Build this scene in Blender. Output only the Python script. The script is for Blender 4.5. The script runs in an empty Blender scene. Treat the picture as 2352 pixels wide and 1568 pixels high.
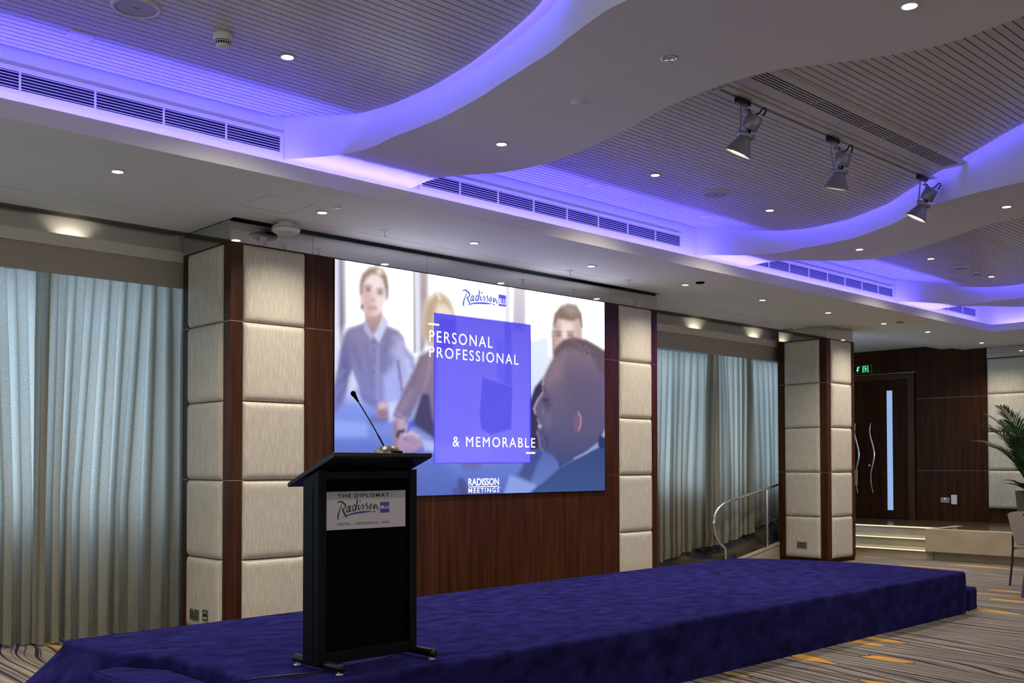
import bpy, bmesh, math, random
import numpy as np
from mathutils import Vector, Matrix
random.seed(7)
R = math.radians
SC = bpy.context.scene
COL = SC.collection

# ------------------------------------------------------------------ camera
YAW, PIT, ROL, FPX, CY = 43.5569, 1.36094, -0.06698, 2348.88, 1007.164
CAMZ = 1.35
cd = bpy.data.cameras.new('camera'); cam = bpy.data.objects.new('camera', cd); COL.objects.link(cam)
def cam_axes():
    y, p, q = R(YAW), R(PIT), R(ROL)
    f = Vector((math.sin(y)*math.cos(p), math.cos(y)*math.cos(p), math.sin(p)))
    r = Vector((math.cos(y), -math.sin(y), 0)); u = r.cross(f)
    return math.cos(q)*r+math.sin(q)*u, -math.sin(q)*r+math.cos(q)*u, f
AX, AU, AF = cam_axes()
cam.matrix_world = Matrix(((AX.x, AU.x, -AF.x, 0), (AX.y, AU.y, -AF.y, 0), (AX.z, AU.z, -AF.z, CAMZ), (0, 0, 0, 1)))
cd.sensor_width = 36.0; cd.lens = 36.0*FPX/2352.0
cd.shift_y = (CY-784.0)/2352.0
cd.clip_start = 0.05; cd.clip_end = 100
SC.camera = cam
# ------------------------------------------------------------------ world, colour
wd = bpy.data.worlds.new('world'); SC.world = wd; wd.use_nodes = True
wd.node_tree.nodes['Background'].inputs[0].default_value = (1.0, 0.95, 0.89, 1)
wd.node_tree.nodes['Background'].inputs[1].default_value = 0.86
SC.view_settings.view_transform = 'Standard'; SC.view_settings.look = 'None'
SC.view_settings.gamma = 1.0; SC.view_settings.use_curve_mapping = False
SC.view_settings.exposure = 0.22
try:
    SC.cycles.use_denoising = True; SC.cycles.max_bounces = 8
    SC.cycles.sample_clamp_indirect = 6.0; SC.cycles.caustics_reflective = False; SC.cycles.caustics_refractive = False
except Exception: pass
# light levels
L_DOWN, L_COVE, L_EDGE, L_SCREEN, L_WIN, L_TRACK = 98.0, 30.0, 21.0, 4.6, 8.2, 120.0
WARM = (1.0, 0.90, 0.74); BLUE = (0.075, 0.060, 1.0)

# planes of the room (metres)
ZS, YF, ZFT, YG, ZSL, ZP, YW, YP, XW, ZPL = 3.197, 5.79, 3.298, 6.01, 3.66, 3.495, 7.03, 7.85, 16.9, 0.385
C0 = Vector((0, 0, CAMZ))
def ray(x, y): return AF+AX*((x-1176.0)/FPX)-AU*((y-CY)/FPX)
def onz(x, y, z): d = ray(x, y); return C0+d*((z-CAMZ)/d.z)
def ony(x, y, Y): d = ray(x, y); return C0+d*(Y/d.y)
def onx(x, y, X): d = ray(x, y); return C0+d*(X/d.x)

# ------------------------------------------------------------------ materials
def srgb(c): return tuple(((v/255.0+0.055)/1.055)**2.4 if v/255.0 > 0.04045 else v/255.0/12.92 for v in c)
MATS = {}
def mat(name, col, rough=0.6, metal=0.0, spec=0.5, noise=None, bump=None, emit=None, sheen=0.0, trans=0.0, tint=None):
    """noise=(scale xyz, colour2, lo, hi[, detail]); bump=(scale xyz, strength)"""
    m = bpy.data.materials.new(name); m.use_nodes = True; nt = m.node_tree; b = nt.nodes['Principled BSDF']
    b.inputs['Base Color'].default_value = (*col, 1); b.inputs['Roughness'].default_value = rough
    b.inputs['Metallic'].default_value = metal; b.inputs['Specular IOR Level'].default_value = spec
    if sheen: b.inputs['Sheen Weight'].default_value = sheen; b.inputs['Sheen Roughness'].default_value = 0.4
    if tint: b.inputs['Sheen Tint'].default_value = (*tint, 1)
    tc = nt.nodes.new('ShaderNodeTexCoord')
    def nz(scale, detail=4.0):
        mp = nt.nodes.new('ShaderNodeMapping'); mp.inputs['Scale'].default_value = scale
        nt.links.new(tc.outputs['Object'], mp.inputs['Vector'])
        n = nt.nodes.new('ShaderNodeTexNoise'); n.inputs['Scale'].default_value = 1.0; n.inputs['Detail'].default_value = detail
        nt.links.new(mp.outputs[0], n.inputs['Vector']); return n
    if noise:
        n = nz(noise[0], noise[4] if len(noise) > 4 else 4.0); cr = nt.nodes.new('ShaderNodeValToRGB')
        cr.color_ramp.elements[0].position = noise[2]; cr.color_ramp.elements[0].color = (*col, 1)
        cr.color_ramp.elements[1].position = noise[3]; cr.color_ramp.elements[1].color = (*noise[1], 1)
        nt.links.new(n.outputs['Fac'], cr.inputs[0]); nt.links.new(cr.outputs[0], b.inputs['Base Color'])
    if bump:
        n = nz(bump[0]); bp = nt.nodes.new('ShaderNodeBump'); bp.inputs['Strength'].default_value = bump[1]; bp.inputs['Distance'].default_value = 0.004
        nt.links.new(n.outputs['Fac'], bp.inputs['Height']); nt.links.new(bp.outputs[0], b.inputs['Normal'])
    if emit:
        b.inputs['Emission Color'].default_value = (*emit[0], 1); b.inputs['Emission Strength'].default_value = emit[1]
    if trans:
        t = nt.nodes.new('ShaderNodeBsdfTranslucent'); mx = nt.nodes.new('ShaderNodeMixShader'); mx.inputs[0].default_value = trans
        src = b.inputs['Base Color'].links[0].from_socket if b.inputs['Base Color'].links else None
        if src: nt.links.new(src, t.inputs[0])
        else: t.inputs[0].default_value = (*col, 1)
        nt.links.new(b.outputs[0], mx.inputs[1]); nt.links.new(t.outputs[0], mx.inputs[2])
        nt.links.new(mx.outputs[0], nt.nodes['Material Output'].inputs[0])
    MATS[name] = m; return m
def lamp_mat(name, col, s):
    m = bpy.data.materials.new(name); m.use_nodes = True; nt = m.node_tree; nt.nodes.remove(nt.nodes['Principled BSDF'])
    e = nt.nodes.new('ShaderNodeEmission'); e.inputs[0].default_value = (*col, 1); e.inputs[1].default_value = s
    nt.links.new(e.outputs[0], nt.nodes['Material Output'].inputs[0]); MATS[name] = m; return m
PLASTER = mat('plaster', (0.80, 0.78, 0.745), 0.75, noise=((2.2, 2.2, 2.2), (0.76, 0.745, 0.715), 0.35, 0.7))
COVE = mat('cove_plaster', (0.80, 0.785, 0.765), 0.7)
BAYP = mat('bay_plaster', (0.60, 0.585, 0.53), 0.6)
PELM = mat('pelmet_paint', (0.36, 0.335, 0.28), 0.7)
SLAT = mat('slat_paint', (0.68, 0.65, 0.60), 0.34, noise=((0.8, 9, 1), (0.62, 0.59, 0.545), 0.35, 0.7))
DARK = mat('dark_void', (0.006, 0.006, 0.006), 0.9)
WOOD = mat('mahogany', (0.030, 0.0082, 0.0032), 0.34, spec=0.2, noise=((26, 26, 1.3), (0.070, 0.0215, 0.0065), 0.35, 0.72, 8.0))
WOODD = mat('dark_walnut', (0.024, 0.0085, 0.003), 0.42, spec=0.06, noise=((18, 18, 1.1), (0.062, 0.0235, 0.0075), 0.3, 0.8, 8.0))
WOODF = mat('door_frame_wood', (0.046, 0.019, 0.007), 0.4, spec=0.15, noise=((18, 18, 1.1), (0.085, 0.038, 0.013), 0.3, 0.8, 8.0))
METAL = mat('bright_inlay', (0.42, 0.39, 0.36), 0.35, 1.0)
CHROME = mat('chrome', (0.80, 0.79, 0.77), 0.12, 1.0)
MIRROR = mat('mirror_glass', (0.62, 0.62, 0.60), 0.03, 1.0)
PAD = mat('pad_fabric', (0.47, 0.435, 0.365), 0.36, spec=0.5, noise=((130, 130, 8), (0.62, 0.58, 0.50), 0.45, 0.66, 3.0), bump=((150, 150, 12), 0.8))
BLUEC = mat('blue_carpet', (0.0060, 0.0054, 0.033), 1.0, spec=0.0, noise=((7.0, 11.0, 11.0), (0.0160, 0.0148, 0.088), 0.33, 0.68, 8.0), bump=((70, 70, 70), 1.0), sheen=0.095, tint=(0.30, 0.25, 1.0))
CURT = mat('curtain_linen', (0.225, 0.210, 0.160), 0.9, spec=0.05, noise=((150, 150, 260), (0.345, 0.325, 0.255), 0.36, 0.66, 3.0), trans=0.45)
BLACK = mat('black_laminate', (0.0025, 0.0026, 0.003), 0.45, spec=0.10)
BLACKM = mat('black_metal', (0.006, 0.006, 0.007), 0.3, spec=0.3)
BLACKP = mat('matt_black_panel', (0.0016, 0.0016, 0.0018), 0.8, spec=0.03)
SIGNW = mat('sign_acrylic', (0.36, 0.345, 0.39), 0.3, spec=0.3)
INKB = mat('black_ink', (0.008, 0.008, 0.010), 0.5)
INKU = mat('blue_ink', (0.030, 0.018, 0.190), 0.4)
INKW = mat('white_ink', (0.75, 0.75, 0.8), 0.4)
CREAM = mat('cream_marble', (0.43, 0.37, 0.265), 0.35, noise=((2.5, 2.5, 5), (0.36, 0.305, 0.21), 0.4, 0.7, 6.0))
GRAN = mat('dark_granite', (0.060, 0.045, 0.030), 0.15, noise=((40, 40, 40), (0.12, 0.09, 0.06), 0.45, 0.7))
SPKG = mat('speaker_mesh', (0.46, 0.44, 0.40), 0.6)
WHITEP = mat('white_plastic', (0.70, 0.69, 0.66), 0.4)
GREYP = mat('grey_plastic', (0.16, 0.16, 0.155), 0.45)
STEEL = mat('brushed_steel', (0.26, 0.245, 0.22), 0.38, 0.8)
LAMPG = mat('grey_lamp_metal', (0.30, 0.30, 0.32), 0.42, 0.5)
RAMPC = mat('ramp_carpet', (0.055, 0.044, 0.030), 0.95, spec=0.05, noise=((3.5, 3.5, 3.5), (0.016, 0.020, 0.030), 0.46, 0.58, 6.0))
LEAF = mat('palm_leaf', (0.010, 0.040, 0.012), 0.4, noise=((6, 6, 6), (0.028, 0.090, 0.022), 0.4, 0.7))
STEM = mat('palm_stem', (0.06, 0.09, 0.03), 0.5)
POT = mat('grey_pot', (0.085, 0.080, 0.068), 0.35)
VINYL = mat('beige_vinyl', (0.40, 0.355, 0.285), 0.4)
NAVY = mat('navy_cloth', (0.012, 0.016, 0.075), 0.8)
BRONZE = mat('bronze_tube', (0.045, 0.038, 0.028), 0.4, 0.7)
YELL = mat('yellow_plastic', (0.6, 0.5, 0.05), 0.4)
CYAN = mat('cyan_plastic', (0.05, 0.32, 0.40), 0.4)
MICG = mat('silver_bronze_base', (0.115, 0.108, 0.078), 0.34, 0.6)
GLASSF = lamp_mat('frosted_lit_glass', (0.30, 0.46, 0.78), 0.85)
WINM = lamp_mat('daylit_pane', (0.43, 0.635, 0.98), L_WIN)
LENS = lamp_mat('lit_lens', (1.0, 0.90, 0.62), 22.0)
LEDM = lamp_mat('blue_led_cove', BLUE, L_COVE*9)
LEDE = lamp_mat('blue_led_edge', BLUE, L_EDGE)
GREENL = lamp_mat('green_lit', (0.10, 0.80, 0.32), 1.0)
SWHITE = lamp_mat('display_white', (1, 1, 1), 1.4)
SBLUE = lamp_mat('display_blue', srgb((66, 84, 190)), 1.0)
SVIO = lamp_mat('display_violet', srgb((92, 82, 240)), 1.0)
REDL = lamp_mat('red_indicator', (1, 0.05, 0.03), 2.0)
STEPL = lamp_mat('step_light', (1.0, 0.86, 0.50), 1.25)

def carpet_mat():
    m = bpy.data.materials.new('patterned_carpet'); m.use_nodes = True; nt = m.node_tree; b = nt.nodes['Principled BSDF']
    b.inputs['Roughness'].default_value = 0.95; b.inputs['Specular IOR Level'].default_value = 0.1
    tc = nt.nodes.new('ShaderNodeTexCoord')
    def nz(scale, detail, dist=0.0, rot=0.0):
        mp = nt.nodes.new('ShaderNodeMapping'); mp.inputs['Scale'].default_value = scale; mp.inputs['Rotation'].default_value = (0, 0, rot); mp.inputs['Location'].default_value = (37.3, 11.7, 0)
        nt.links.new(tc.outputs['Object'], mp.inputs['Vector'])
        n = nt.nodes.new('ShaderNodeTexNoise'); n.inputs['Scale'].default_value = 1; n.inputs['Detail'].default_value = detail; n.inputs['Distortion'].default_value = dist
        nt.links.new(mp.outputs[0], n.inputs['Vector']); return n.outputs['Fac']
    def mth(op, a, bb, c=None):
        k = nt.nodes.new('ShaderNodeMath'); k.operation = op
        for i, v in enumerate((a, bb, c)):
            if v is None: continue
            if isinstance(v, (int, float)): k.inputs[i].default_value = v
            else: nt.links.new(v, k.inputs[i])
        return k.outputs[0]
    def ramp(f, a, ca, bb, cb):
        cr = nt.nodes.new('ShaderNodeValToRGB'); e = cr.color_ramp.elements
        e[0].position = a; e[0].color = (*ca, 1); e[1].position = bb; e[1].color = (*cb, 1); nt.links.new(f, cr.inputs[0]); return cr.outputs[0]
    def mix(f, a, bb):
        k = nt.nodes.new('ShaderNodeMix'); k.data_type = 'RGBA'; nt.links.new(f, k.inputs[0]); nt.links.new(a, k.inputs[6])
        if isinstance(bb, tuple): k.inputs[7].default_value = (*bb, 1)
        else: nt.links.new(bb, k.inputs[7])
        return k.outputs[2]
    A = 0.16
    base = ramp(nz((16.0, 0.7, 1), 3, 0.3, A), 0.34, (0.120, 0.106, 0.085), 0.66, (0.255, 0.230, 0.188))
    mp = nt.nodes.new('ShaderNodeMapping'); mp.inputs['Rotation'].default_value = (0, 0, A); nt.links.new(tc.outputs['Object'], mp.inputs['Vector'])
    sx = nt.nodes.new('ShaderNodeSeparateXYZ'); nt.links.new(mp.outputs[0], sx.inputs[0])
    v = mth('ADD', mth('MULTIPLY', sx.outputs['X'], 10.5), mth('MULTIPLY', nz((1.3, 0.34, 1), 1.0, 0.0, A), 6.0))
    fr = mth('FRACT', v, 0)
    wid = mth('MULTIPLY', nz((3.4, 0.32, 1), 1.0, 0.0, A), 0.25)
    line = mth('LESS_THAN', mth('ABSOLUTE', mth('SUBTRACT', fr, 0.5), 0), mth('ADD', mth('MULTIPLY', wid, 0.5), 0.028))
    fr2 = mth('FRACT', mth('ADD', mth('MULTIPLY', v, 1.37), 0.3), 0)
    line2 = mth('LESS_THAN', mth('ABSOLUTE', mth('SUBTRACT', fr2, 0.5), 0), mth('ADD', mth('MULTIPLY', wid, 0.35), 0.012))
    o = nz((5.6, 0.85, 1), 0.0, 0.0, A)
    edge = mth('GREATER_THAN', o, 0.700); org = mth('GREATER_THAN', o, 0.708)
    c0 = mix(line2, base, (0.060, 0.044, 0.055))
    c1 = mix(line, c0, (0.026, 0.017, 0.030)); c2 = mix(edge, c1, (0.040, 0.026, 0.050)); c3 = mix(org, c2, (0.50, 0.25, 0.035))
    nt.links.new(c3, b.inputs['Base Color']); return m
CARPET = carpet_mat()

# ------------------------------------------------------------------ mesh helpers
class MB:
    def __init__(s): s.v = []; s.f = []; s.sm = []
    def add(s, vs, fs, smooth=False):
        n = len(s.v); s.v += [tuple(p) for p in vs]; s.f += [tuple(i+n for i in f) for f in fs]; s.sm += [smooth]*len(fs); return s
    def box(s, x0, x1, y0, y1, z0, z1):
        x0, x1 = sorted((x0, x1)); y0, y1 = sorted((y0, y1)); z0, z1 = sorted((z0, z1))
        return s.add([(x0, y0, z0), (x1, y0, z0), (x1, y1, z0), (x0, y1, z0), (x0, y0, z1), (x1, y0, z1), (x1, y1, z1), (x0, y1, z1)],
                     [(0, 3, 2, 1), (4, 5, 6, 7), (0, 1, 5, 4), (1, 2, 6, 5), (2, 3, 7, 6), (3, 0, 4, 7)])
    def prism(s, pts, ax, a0, a1):
        """polygon pts (2-D in the two other axes, cyclic order) extruded along axis ax"""
        def P(p, a): return (a, p[0], p[1]) if ax == 0 else (p[0], a, p[1]) if ax == 1 else (p[0], p[1], a)
        n = len(pts); vs = [P(p, a0) for p in pts]+[P(p, a1) for p in pts]
        return s.add(vs, [tuple(range(n-1, -1, -1)), tuple(range(n, 2*n))]+[(i, (i+1) % n, n+(i+1) % n, n+i) for i in range(n)])
    def tube(s, path, r, n=10, cap=True, closed=False):
        path = [Vector(p) for p in path]; m = len(path); rs = r if isinstance(r, (list, tuple)) else [r]*m
        vs = []; up = None
        for i, p in enumerate(path):
            t = (path[min(i+1, m-1)]-path[max(i-1, 0)]).normalized()
            if up is None: up = Vector((0, 0, 1)) if abs(t.z) < 0.9 else Vector((1, 0, 0))
            a = up-t*up.dot(t)
            a = a.normalized() if a.length > 1e-6 else t.orthogonal().normalized()
            b = t.cross(a); up = a
            vs += [p+(a*math.cos(2*math.pi*k/n)+b*math.sin(2*math.pi*k/n))*rs[i] for k in range(n)]
        fs = [(i*n+k, i*n+(k+1) % n, (i+1)*n+(k+1) % n, (i+1)*n+k) for i in range(m-1) for k in range(n)]
        s.add(vs, fs, True)
        if cap: s.add([vs[k] for k in range(n)]+[vs[(m-1)*n+k] for k in range(n)], [tuple(range(n-1, -1, -1)), tuple(range(n, 2*n))])
        return s
    def lathe(s, prof, org=(0, 0, 0), n=24, axis=None):
        """prof: (radius, height) list; revolve about axis through org (default +z)"""
        o = Vector(org); ax = Vector(axis or (0, 0, 1)).normalized(); a = ax.orthogonal().normalized(); b = ax.cross(a); vs = []
        for rr, h in prof: vs += [o+ax*h+(a*math.cos(2*math.pi*k/n)+b*math.sin(2*math.pi*k/n))*rr for k in range(n)]
        m = len(prof)
        s.add(vs, [(i*n+k, i*n+(k+1) % n, (i+1)*n+(k+1) % n, (i+1)*n+k) for i in range(m-1) for k in range(n)], True)
        return s
    def grid(s, fn, nu, nv, smooth=True):
        vs = [fn(i/nu, j/nv) for j in range(nv+1) for i in range(nu+1)]
        return s.add(vs, [(j*(nu+1)+i, j*(nu+1)+i+1, (j+1)*(nu+1)+i+1, (j+1)*(nu+1)+i) for j in range(nv) for i in range(nu)], smooth)
    def disc(s, c, r, n=24, nrm=(0, 0, -1), sx=1.0):
        ax = Vector(nrm); a = ax.orthogonal().normalized(); b = ax.cross(a); c = Vector(c)
        return s.add([c+a*math.cos(2*math.pi*k/n)*r+b*math.sin(2*math.pi*k/n)*r for k in range(n)], [tuple(range(n))])
ORG = {}
def obj(name, mb, m, parent=None, bevel=0, fix=True):
    me = bpy.data.meshes.new(name); o0 = ORG.get(parent.name, Vector()) if parent else Vector()
    me.from_pydata([tuple(Vector(p)-o0) for p in mb.v], [], mb.f); me.update()
    me.polygons.foreach_set('use_smooth', mb.sm)
    if fix:
        b = bmesh.new(); b.from_mesh(me); bmesh.ops.recalc_face_normals(b, faces=b.faces[:]); b.to_mesh(me); b.free()
    o = bpy.data.objects.new(name, me); COL.objects.link(o); me.materials.append(m)
    if parent: o.parent = parent; ORG[o.name] = o0
    if bevel:
        k = o.modifiers.new('bevel', 'BEVEL'); k.width = bevel; k.segments = 2; k.limit_method = 'ANGLE'
    return o
def tag(o, label=None, cat=None, group=None, kind=None):
    for k, v in (('label', label), ('category', cat), ('group', group), ('kind', kind)):
        if v: o[k] = v
    return o
def thing(name, loc, label, cat, group=None):
    o = bpy.data.objects.new(name, None); COL.objects.link(o); o.location = loc; o.empty_display_size = 0.05
    ORG[o.name] = Vector(loc); return tag(o, label, cat, group)
def struct(name, mb, m, parent=None, **k):
    o = obj(name, mb, m, parent, **k)
    if not parent: o['kind'] = 'structure'
    return o
def copy_tree(o, parent=None):
    c = o.copy(); COL.objects.link(c)
    if parent: c.parent = parent; c.matrix_parent_inverse = o.matrix_parent_inverse.copy()
    for ch in o.children: copy_tree(ch, c)
    return c
def one(name, mb, m, label, cat, group=None, **k): return tag(obj(name, mb, m, **k), label, cat, group)
def spot(loc, target, energy, angle, blend, parent=None, col=WARM, radius=0.03):
    l = bpy.data.lights.new('lamp', 'SPOT'); l.energy = energy; l.color = col; l.spot_size = R(angle); l.spot_blend = blend; l.shadow_soft_size = radius
    o = bpy.data.objects.new('lamp', l); COL.objects.link(o)
    d = Vector(target)-Vector(loc); o.rotation_euler = d.to_track_quat('-Z', 'Y').to_euler()
    o.location = Vector(loc)-(ORG[parent.name] if parent else Vector())
    if parent: o.parent = parent
    return o

# ------------------------------------------------------------------ text helper: fits text into a box on a plane
def text_mb(body, bold=0.0, space=1.0):
    cu = bpy.data.curves.new('t', 'FONT'); cu.body = body; cu.offset = bold; cu.space_character = space; cu.resolution_u = 4
    o = bpy.data.objects.new('t', cu); COL.objects.link(o)
    dg = bpy.context.evaluated_depsgraph_get(); me = bpy.data.meshes.new_from_object(o.evaluated_get(dg))
    vs = [(v.co.x, v.co.y) for v in me.vertices]; fs = [tuple(p.vertices) for p in me.polygons]
    bpy.data.objects.remove(o); bpy.data.curves.remove(cu); bpy.data.meshes.remove(me)
    return vs, fs
def words(mb, nword):
    """split a lettering mesh into its words (widest horizontal gaps)"""
    if nword < 2: return [mb]
    iv = sorted((min(mb.v[i][0] for i in f), max(mb.v[i][0] for i in f)) for f in mb.f); gaps = []; hi = iv[0][1]
    for a, b in iv:
        if a > hi: gaps.append((a-hi, (a+hi)/2))
        hi = max(hi, b)
    cuts = sorted(c for _, c in sorted(gaps, reverse=True)[:nword-1]); out = [MB() for _ in range(nword)]
    for f in mb.f:
        k = sum(mb.v[f[0]][0] > c for c in cuts); out[k].add([mb.v[i] for i in f], [tuple(range(len(f)))])
    return out
def text_on(mb, body, O, U, V, bold=0.0, space=1.0):
    """O lower-left corner, U full width vector, V full height vector"""
    vs, fs = text_mb(body, bold, space); xs = [v[0] for v in vs]; ys = [v[1] for v in vs]
    x0, x1, y0, y1 = min(xs), max(xs), min(ys), max(ys); O, U, V = Vector(O), Vector(U), Vector(V)
    return mb.add([O+U*((v[0]-x0)/(x1-x0))+V*((v[1]-y0)/(y1-y0)) for v in vs], fs)
def stroke(mb, pts, w, fn):
    """brush stroke: pts in drawing units, w width(s); fn maps (x,y)->3-D point"""
    n = len(pts); ws = w if isinstance(w, (list, tuple)) else [w]*n; P = [Vector((*p, 0)) for p in pts]
    dense = []; dw = []
    for i in range(n-1):
        p0, p1, p2, p3 = P[max(i-1, 0)], P[i], P[i+1], P[min(i+2, n-1)]
        for k in range(6):
            t = k/6; dense.append(0.5*((2*p1)+(p2-p0)*t+(2*p0-5*p1+4*p2-p3)*t*t+(3*p1-p0-3*p2+p3)*t**3)); dw.append(ws[i]*(1-t)+ws[i+1]*t)
    dense.append(P[-1]); dw.append(ws[-1]); m = len(dense); L = []; Rr = []
    for i, p in enumerate(dense):
        t = dense[min(i+1, m-1)]-dense[max(i-1, 0)]; nn = Vector((-t.y, t.x, 0)).normalized()
        L.append(p+nn*dw[i]/2); Rr.append(p-nn*dw[i]/2)
    vs = [fn(q.x, q.y) for q in L]+[fn(q.x, q.y) for q in Rr]
    mb.add(vs, [(i, i+1, m+i+1, m+i) for i in range(m-1)])
LOGO = [([(235, 335), (300, 290), (380, 310), (450, 370), (510, 450), (520, 510), (490, 565), (400, 580)], [20, 50, 55, 55, 50, 42, 35, 30]),
        ([(405, 575), (450, 690), (510, 820), (575, 940)], [45, 52, 45, 14]), ([(390, 420), (340, 560), (290, 700), (258, 860), (280, 970)], [22, 32, 42, 52, 12]),
        ([(690, 540), (635, 525), (585, 600), (562, 690), (580, 745), (630, 710), (670, 610), (690, 530)], 36), ([(688, 525), (665, 680), (682, 745), (722, 690)], [42, 40, 36, 14]),
        ([(868, 570), (825, 510), (785, 590), (770, 690), (795, 732), (850, 690), (900, 570)], 36), ([(897, 258), (925, 380), (910, 520), (885, 650), (862, 755)], [12, 45, 42, 38, 26]),
        ([(985, 530), (968, 620), (980, 722), (1040, 660), (1112, 530)], [40, 38, 34, 24, 20]), ([(1032, 375), (1020, 445)], [44, 28]),
        ([(1112, 530), (1145, 640), (1138, 710), (1078, 738)], [22, 38, 38, 24]), ([(1195, 628), (1262, 512), (1252, 590), (1292, 670), (1278, 722), (1215, 742)], [16, 22, 34, 38, 36, 24]),
        ([(1418, 552), (1372, 650), (1352, 730), (1385, 765), (1440, 700), (1430, 625), (1408, 600)], [28, 36, 40, 38, 32, 26, 18]),
        ([(1535, 605), (1515, 700), (1520, 797), (1560, 700), (1592, 648), (1628, 760), (1662, 850)], [38, 42, 36, 22, 26, 40, 40])]
SWASH = [([(440, 900), (600, 855), (800, 832), (1000, 830), (1200, 842), (1430, 860)], [14, 45, 66, 74, 70, 22]), ([(1470, 866), (1520, 892), (1570, 900)], [18, 40, 34])]

# ================================================================== SETTING
f = MB().box(-8, XW, -8, 9.2, -0.1, 0.0); struct('floor', f, CARPET)
# --- soffit in front of the screen wall, the bays and the slot above the screen
s = MB(); s.box(-8, XW, YF+0.029, 6.74, ZS, ZS+0.028); s.box(-8, 3.75, 6.74, 7.245, ZS, ZS+0.09); s.box(8.89, XW, 6.74, 7.03, ZS, ZS+0.09)
s.box(8.89, 13.28, 7.03, 7.245, ZS, ZS+0.09)
s.box(3.75, 8.89, 6.746, 6.935, ZS, ZS+0.09); s.box(4.43, 8.25, 6.945, 6.965, ZS, ZS+0.05)
s.box(3.75, 4.43, 6.935, 6.965, ZS, ZS+0.09); s.box(8.25, 8.89, 6.935, 6.965, ZS, ZS+0.09)
s.box(-8, 3.75, 7.255, 7.70, ZS, ZS+0.09); s.box(3.75, 4.5, 7.82, 9.2, ZS, ZS+0.09); s.box(8.89, 12.5, 7.255, 7.70, ZS, ZS+0.09)
s.box(13.28, XW, 7.13, 7.40, 3.235, 3.3); s.box(13.28, XW, 7.41, 9.2, 3.30, 3.36); s.box(13.28, XW, 7.03, 7.13, 3.215, 3.3); s.box(12.5, 13.28, 7.255, 9.2, 3.30, 3.36)
struct('ceiling', s, PLASTER)
v = MB(); v.box(-8, XW, 6.6, 9.2, 3.42, 3.46); v.box(3.75, 8.89, 6.74, 7.4, 3.30, 3.34); struct('trim_1', v, DARK)
# fascia of the raised tray, its ledge, the grille wall and the slab above
t = MB(); t.box(-8, 14.88, YF, YF+0.028, ZS, ZFT); t.box(14.88, 14.908, -8, YF-0.0005, ZS, ZFT); struct('trim_2', t, PLASTER)
t = MB(); t.box(-8, 14.908, YF+0.0285, YG, ZS+0.0285, ZS+0.0335); t.box(14.9085, 15.1, -8, YG, ZS+0.0285, ZS+0.0335); struct('trim_3', t, COVE)
soff2 = MB(); soff2.box(14.909, XW, -8, YF+0.0285, ZS, ZS+0.028); struct('ceiling', soff2, PLASTER)
t = MB(); t.box(-8, 15.1, YG, YG+0.05, ZS+0.034, 3.9); t.box(15.08, 15.13, -8, YG+0.05, ZS+0.034, 3.9); struct('wall_cove', t, COVE)
t = MB(); t.box(-8, 15.13, -8, YG+0.05, 3.9, 3.95); struct('ceiling', t, PLASTER)

# --- wave panels
def zund(Y, u=1.0):
    t = min(1.0, max(0.0, (Y-5.28)/(YG-5.28))); return ZP-(ZP-3.386)*(t*t*(3-2*t))**0.8-(0.5*(1-math.exp(-0.19*(4.3-Y)**2))*(1-u)**2 if Y < 4.3 else 0)
def onund(x, y, u=1.0):
    z = ZP
    for _ in range(30): p = onz(x, y, z); z = 0.5*z+0.5*zund(p.y, u(p) if callable(u) else u)
    return p
def curve_from(top, low, ext):
    pts = [(p.y, p.x) for p in (onz(x, y, ZSL) for x, y in top)]+[(p.y, p.x) for p in (onund(x, y) for x, y in low)]+list(ext)
    pts.sort(); Y = np.array([p[0] for p in pts]); X = np.array([p[1] for p in pts])
    g = np.arange(-7.0, YG+0.4, 0.02); xi = np.interp(g, Y, X)
    for w in (9, 7):
        k = np.ones(w)/w; xi = np.convolve(np.pad(xi, w//2, 'edge'), k, 'valid')
    return lambda y: float(np.interp(y, g, xi))
A1 = lambda l, x0, y0, s: [(x0+a*s, y0+b*s) for a, b in l]
c4 = lambda l: A1(l, 1400, 380, .2551); c19 = lambda l: A1(l, 1900, 380, .25508)
W1L = curve_from([(655, 270), (700, 272), (784, 273), (850, 270), (930, 247), (1020, 208), (1110, 155), (1190, 95), (1260, 35), (1287, 0)], [], [(2.9, 3.36), (2.2, 3.15), (1, 2.9), (-7, 2.9)])
W1R = curve_from([], [(945, 432), (965, 421), (990, 411), (1040, 402), (1115, 400), (1190, 393), (1260, 375), (1340, 345), (1440, 297), (1540, 240), (1568, 230), (1651, 197), (1728, 173), (1801, 157),
                 (1935, 143), (2068, 123), (2168, 103), (2268, 68), (2352, 37)], [(1.0, 4.95), (0, 4.9), (-7, 4.9)])
W2L = curve_from([(1568, 525), (1640, 522), (1720, 531), (1800, 534), (1870, 528), (1960, 508), (2052, 472), (2145, 412), (2205, 380), (2352, 295)], [], [(1.6, 6.9), (0.6, 7.0), (-7, 7.0)])
W2R = curve_from([], c4([(1200, 915), (1400, 865), (1600, 852), (1800, 852), (2000, 862), (2352, 848)])+c19([(150, 863), (350, 850), (520, 820), (720, 775), (900, 720), (1050, 670), (1200, 615), (1350, 565), (1500, 520), (1650, 485), (1770, 465)]),
                 [(1.5, 9.3), (-7, 9.3)])
W3L = curve_from(c19([(600, 1030), (700, 1030), (850, 1045), (1000, 1070), (1200, 1097), (1400, 1105), (1600, 1098), (1770, 1080)]), [], [(3.2, 12.6), (2, 12.2), (-7, 12.2)])
W3R = curve_from([], c19([(930, 1300), (1050, 1280), (1200, 1265), (1350, 1262), (1550, 1268), (1770, 1280)]), [(3.5, 14.2), (2, 13.8), (-7, 13.8)])
YS = [-7+0.1*i for i in range(75)]+[0.5+0.06*i for i in range(92)]
YS = [y for y in YS if y < YG-0.01]+[YG-0.002]
WAVES = []
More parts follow.
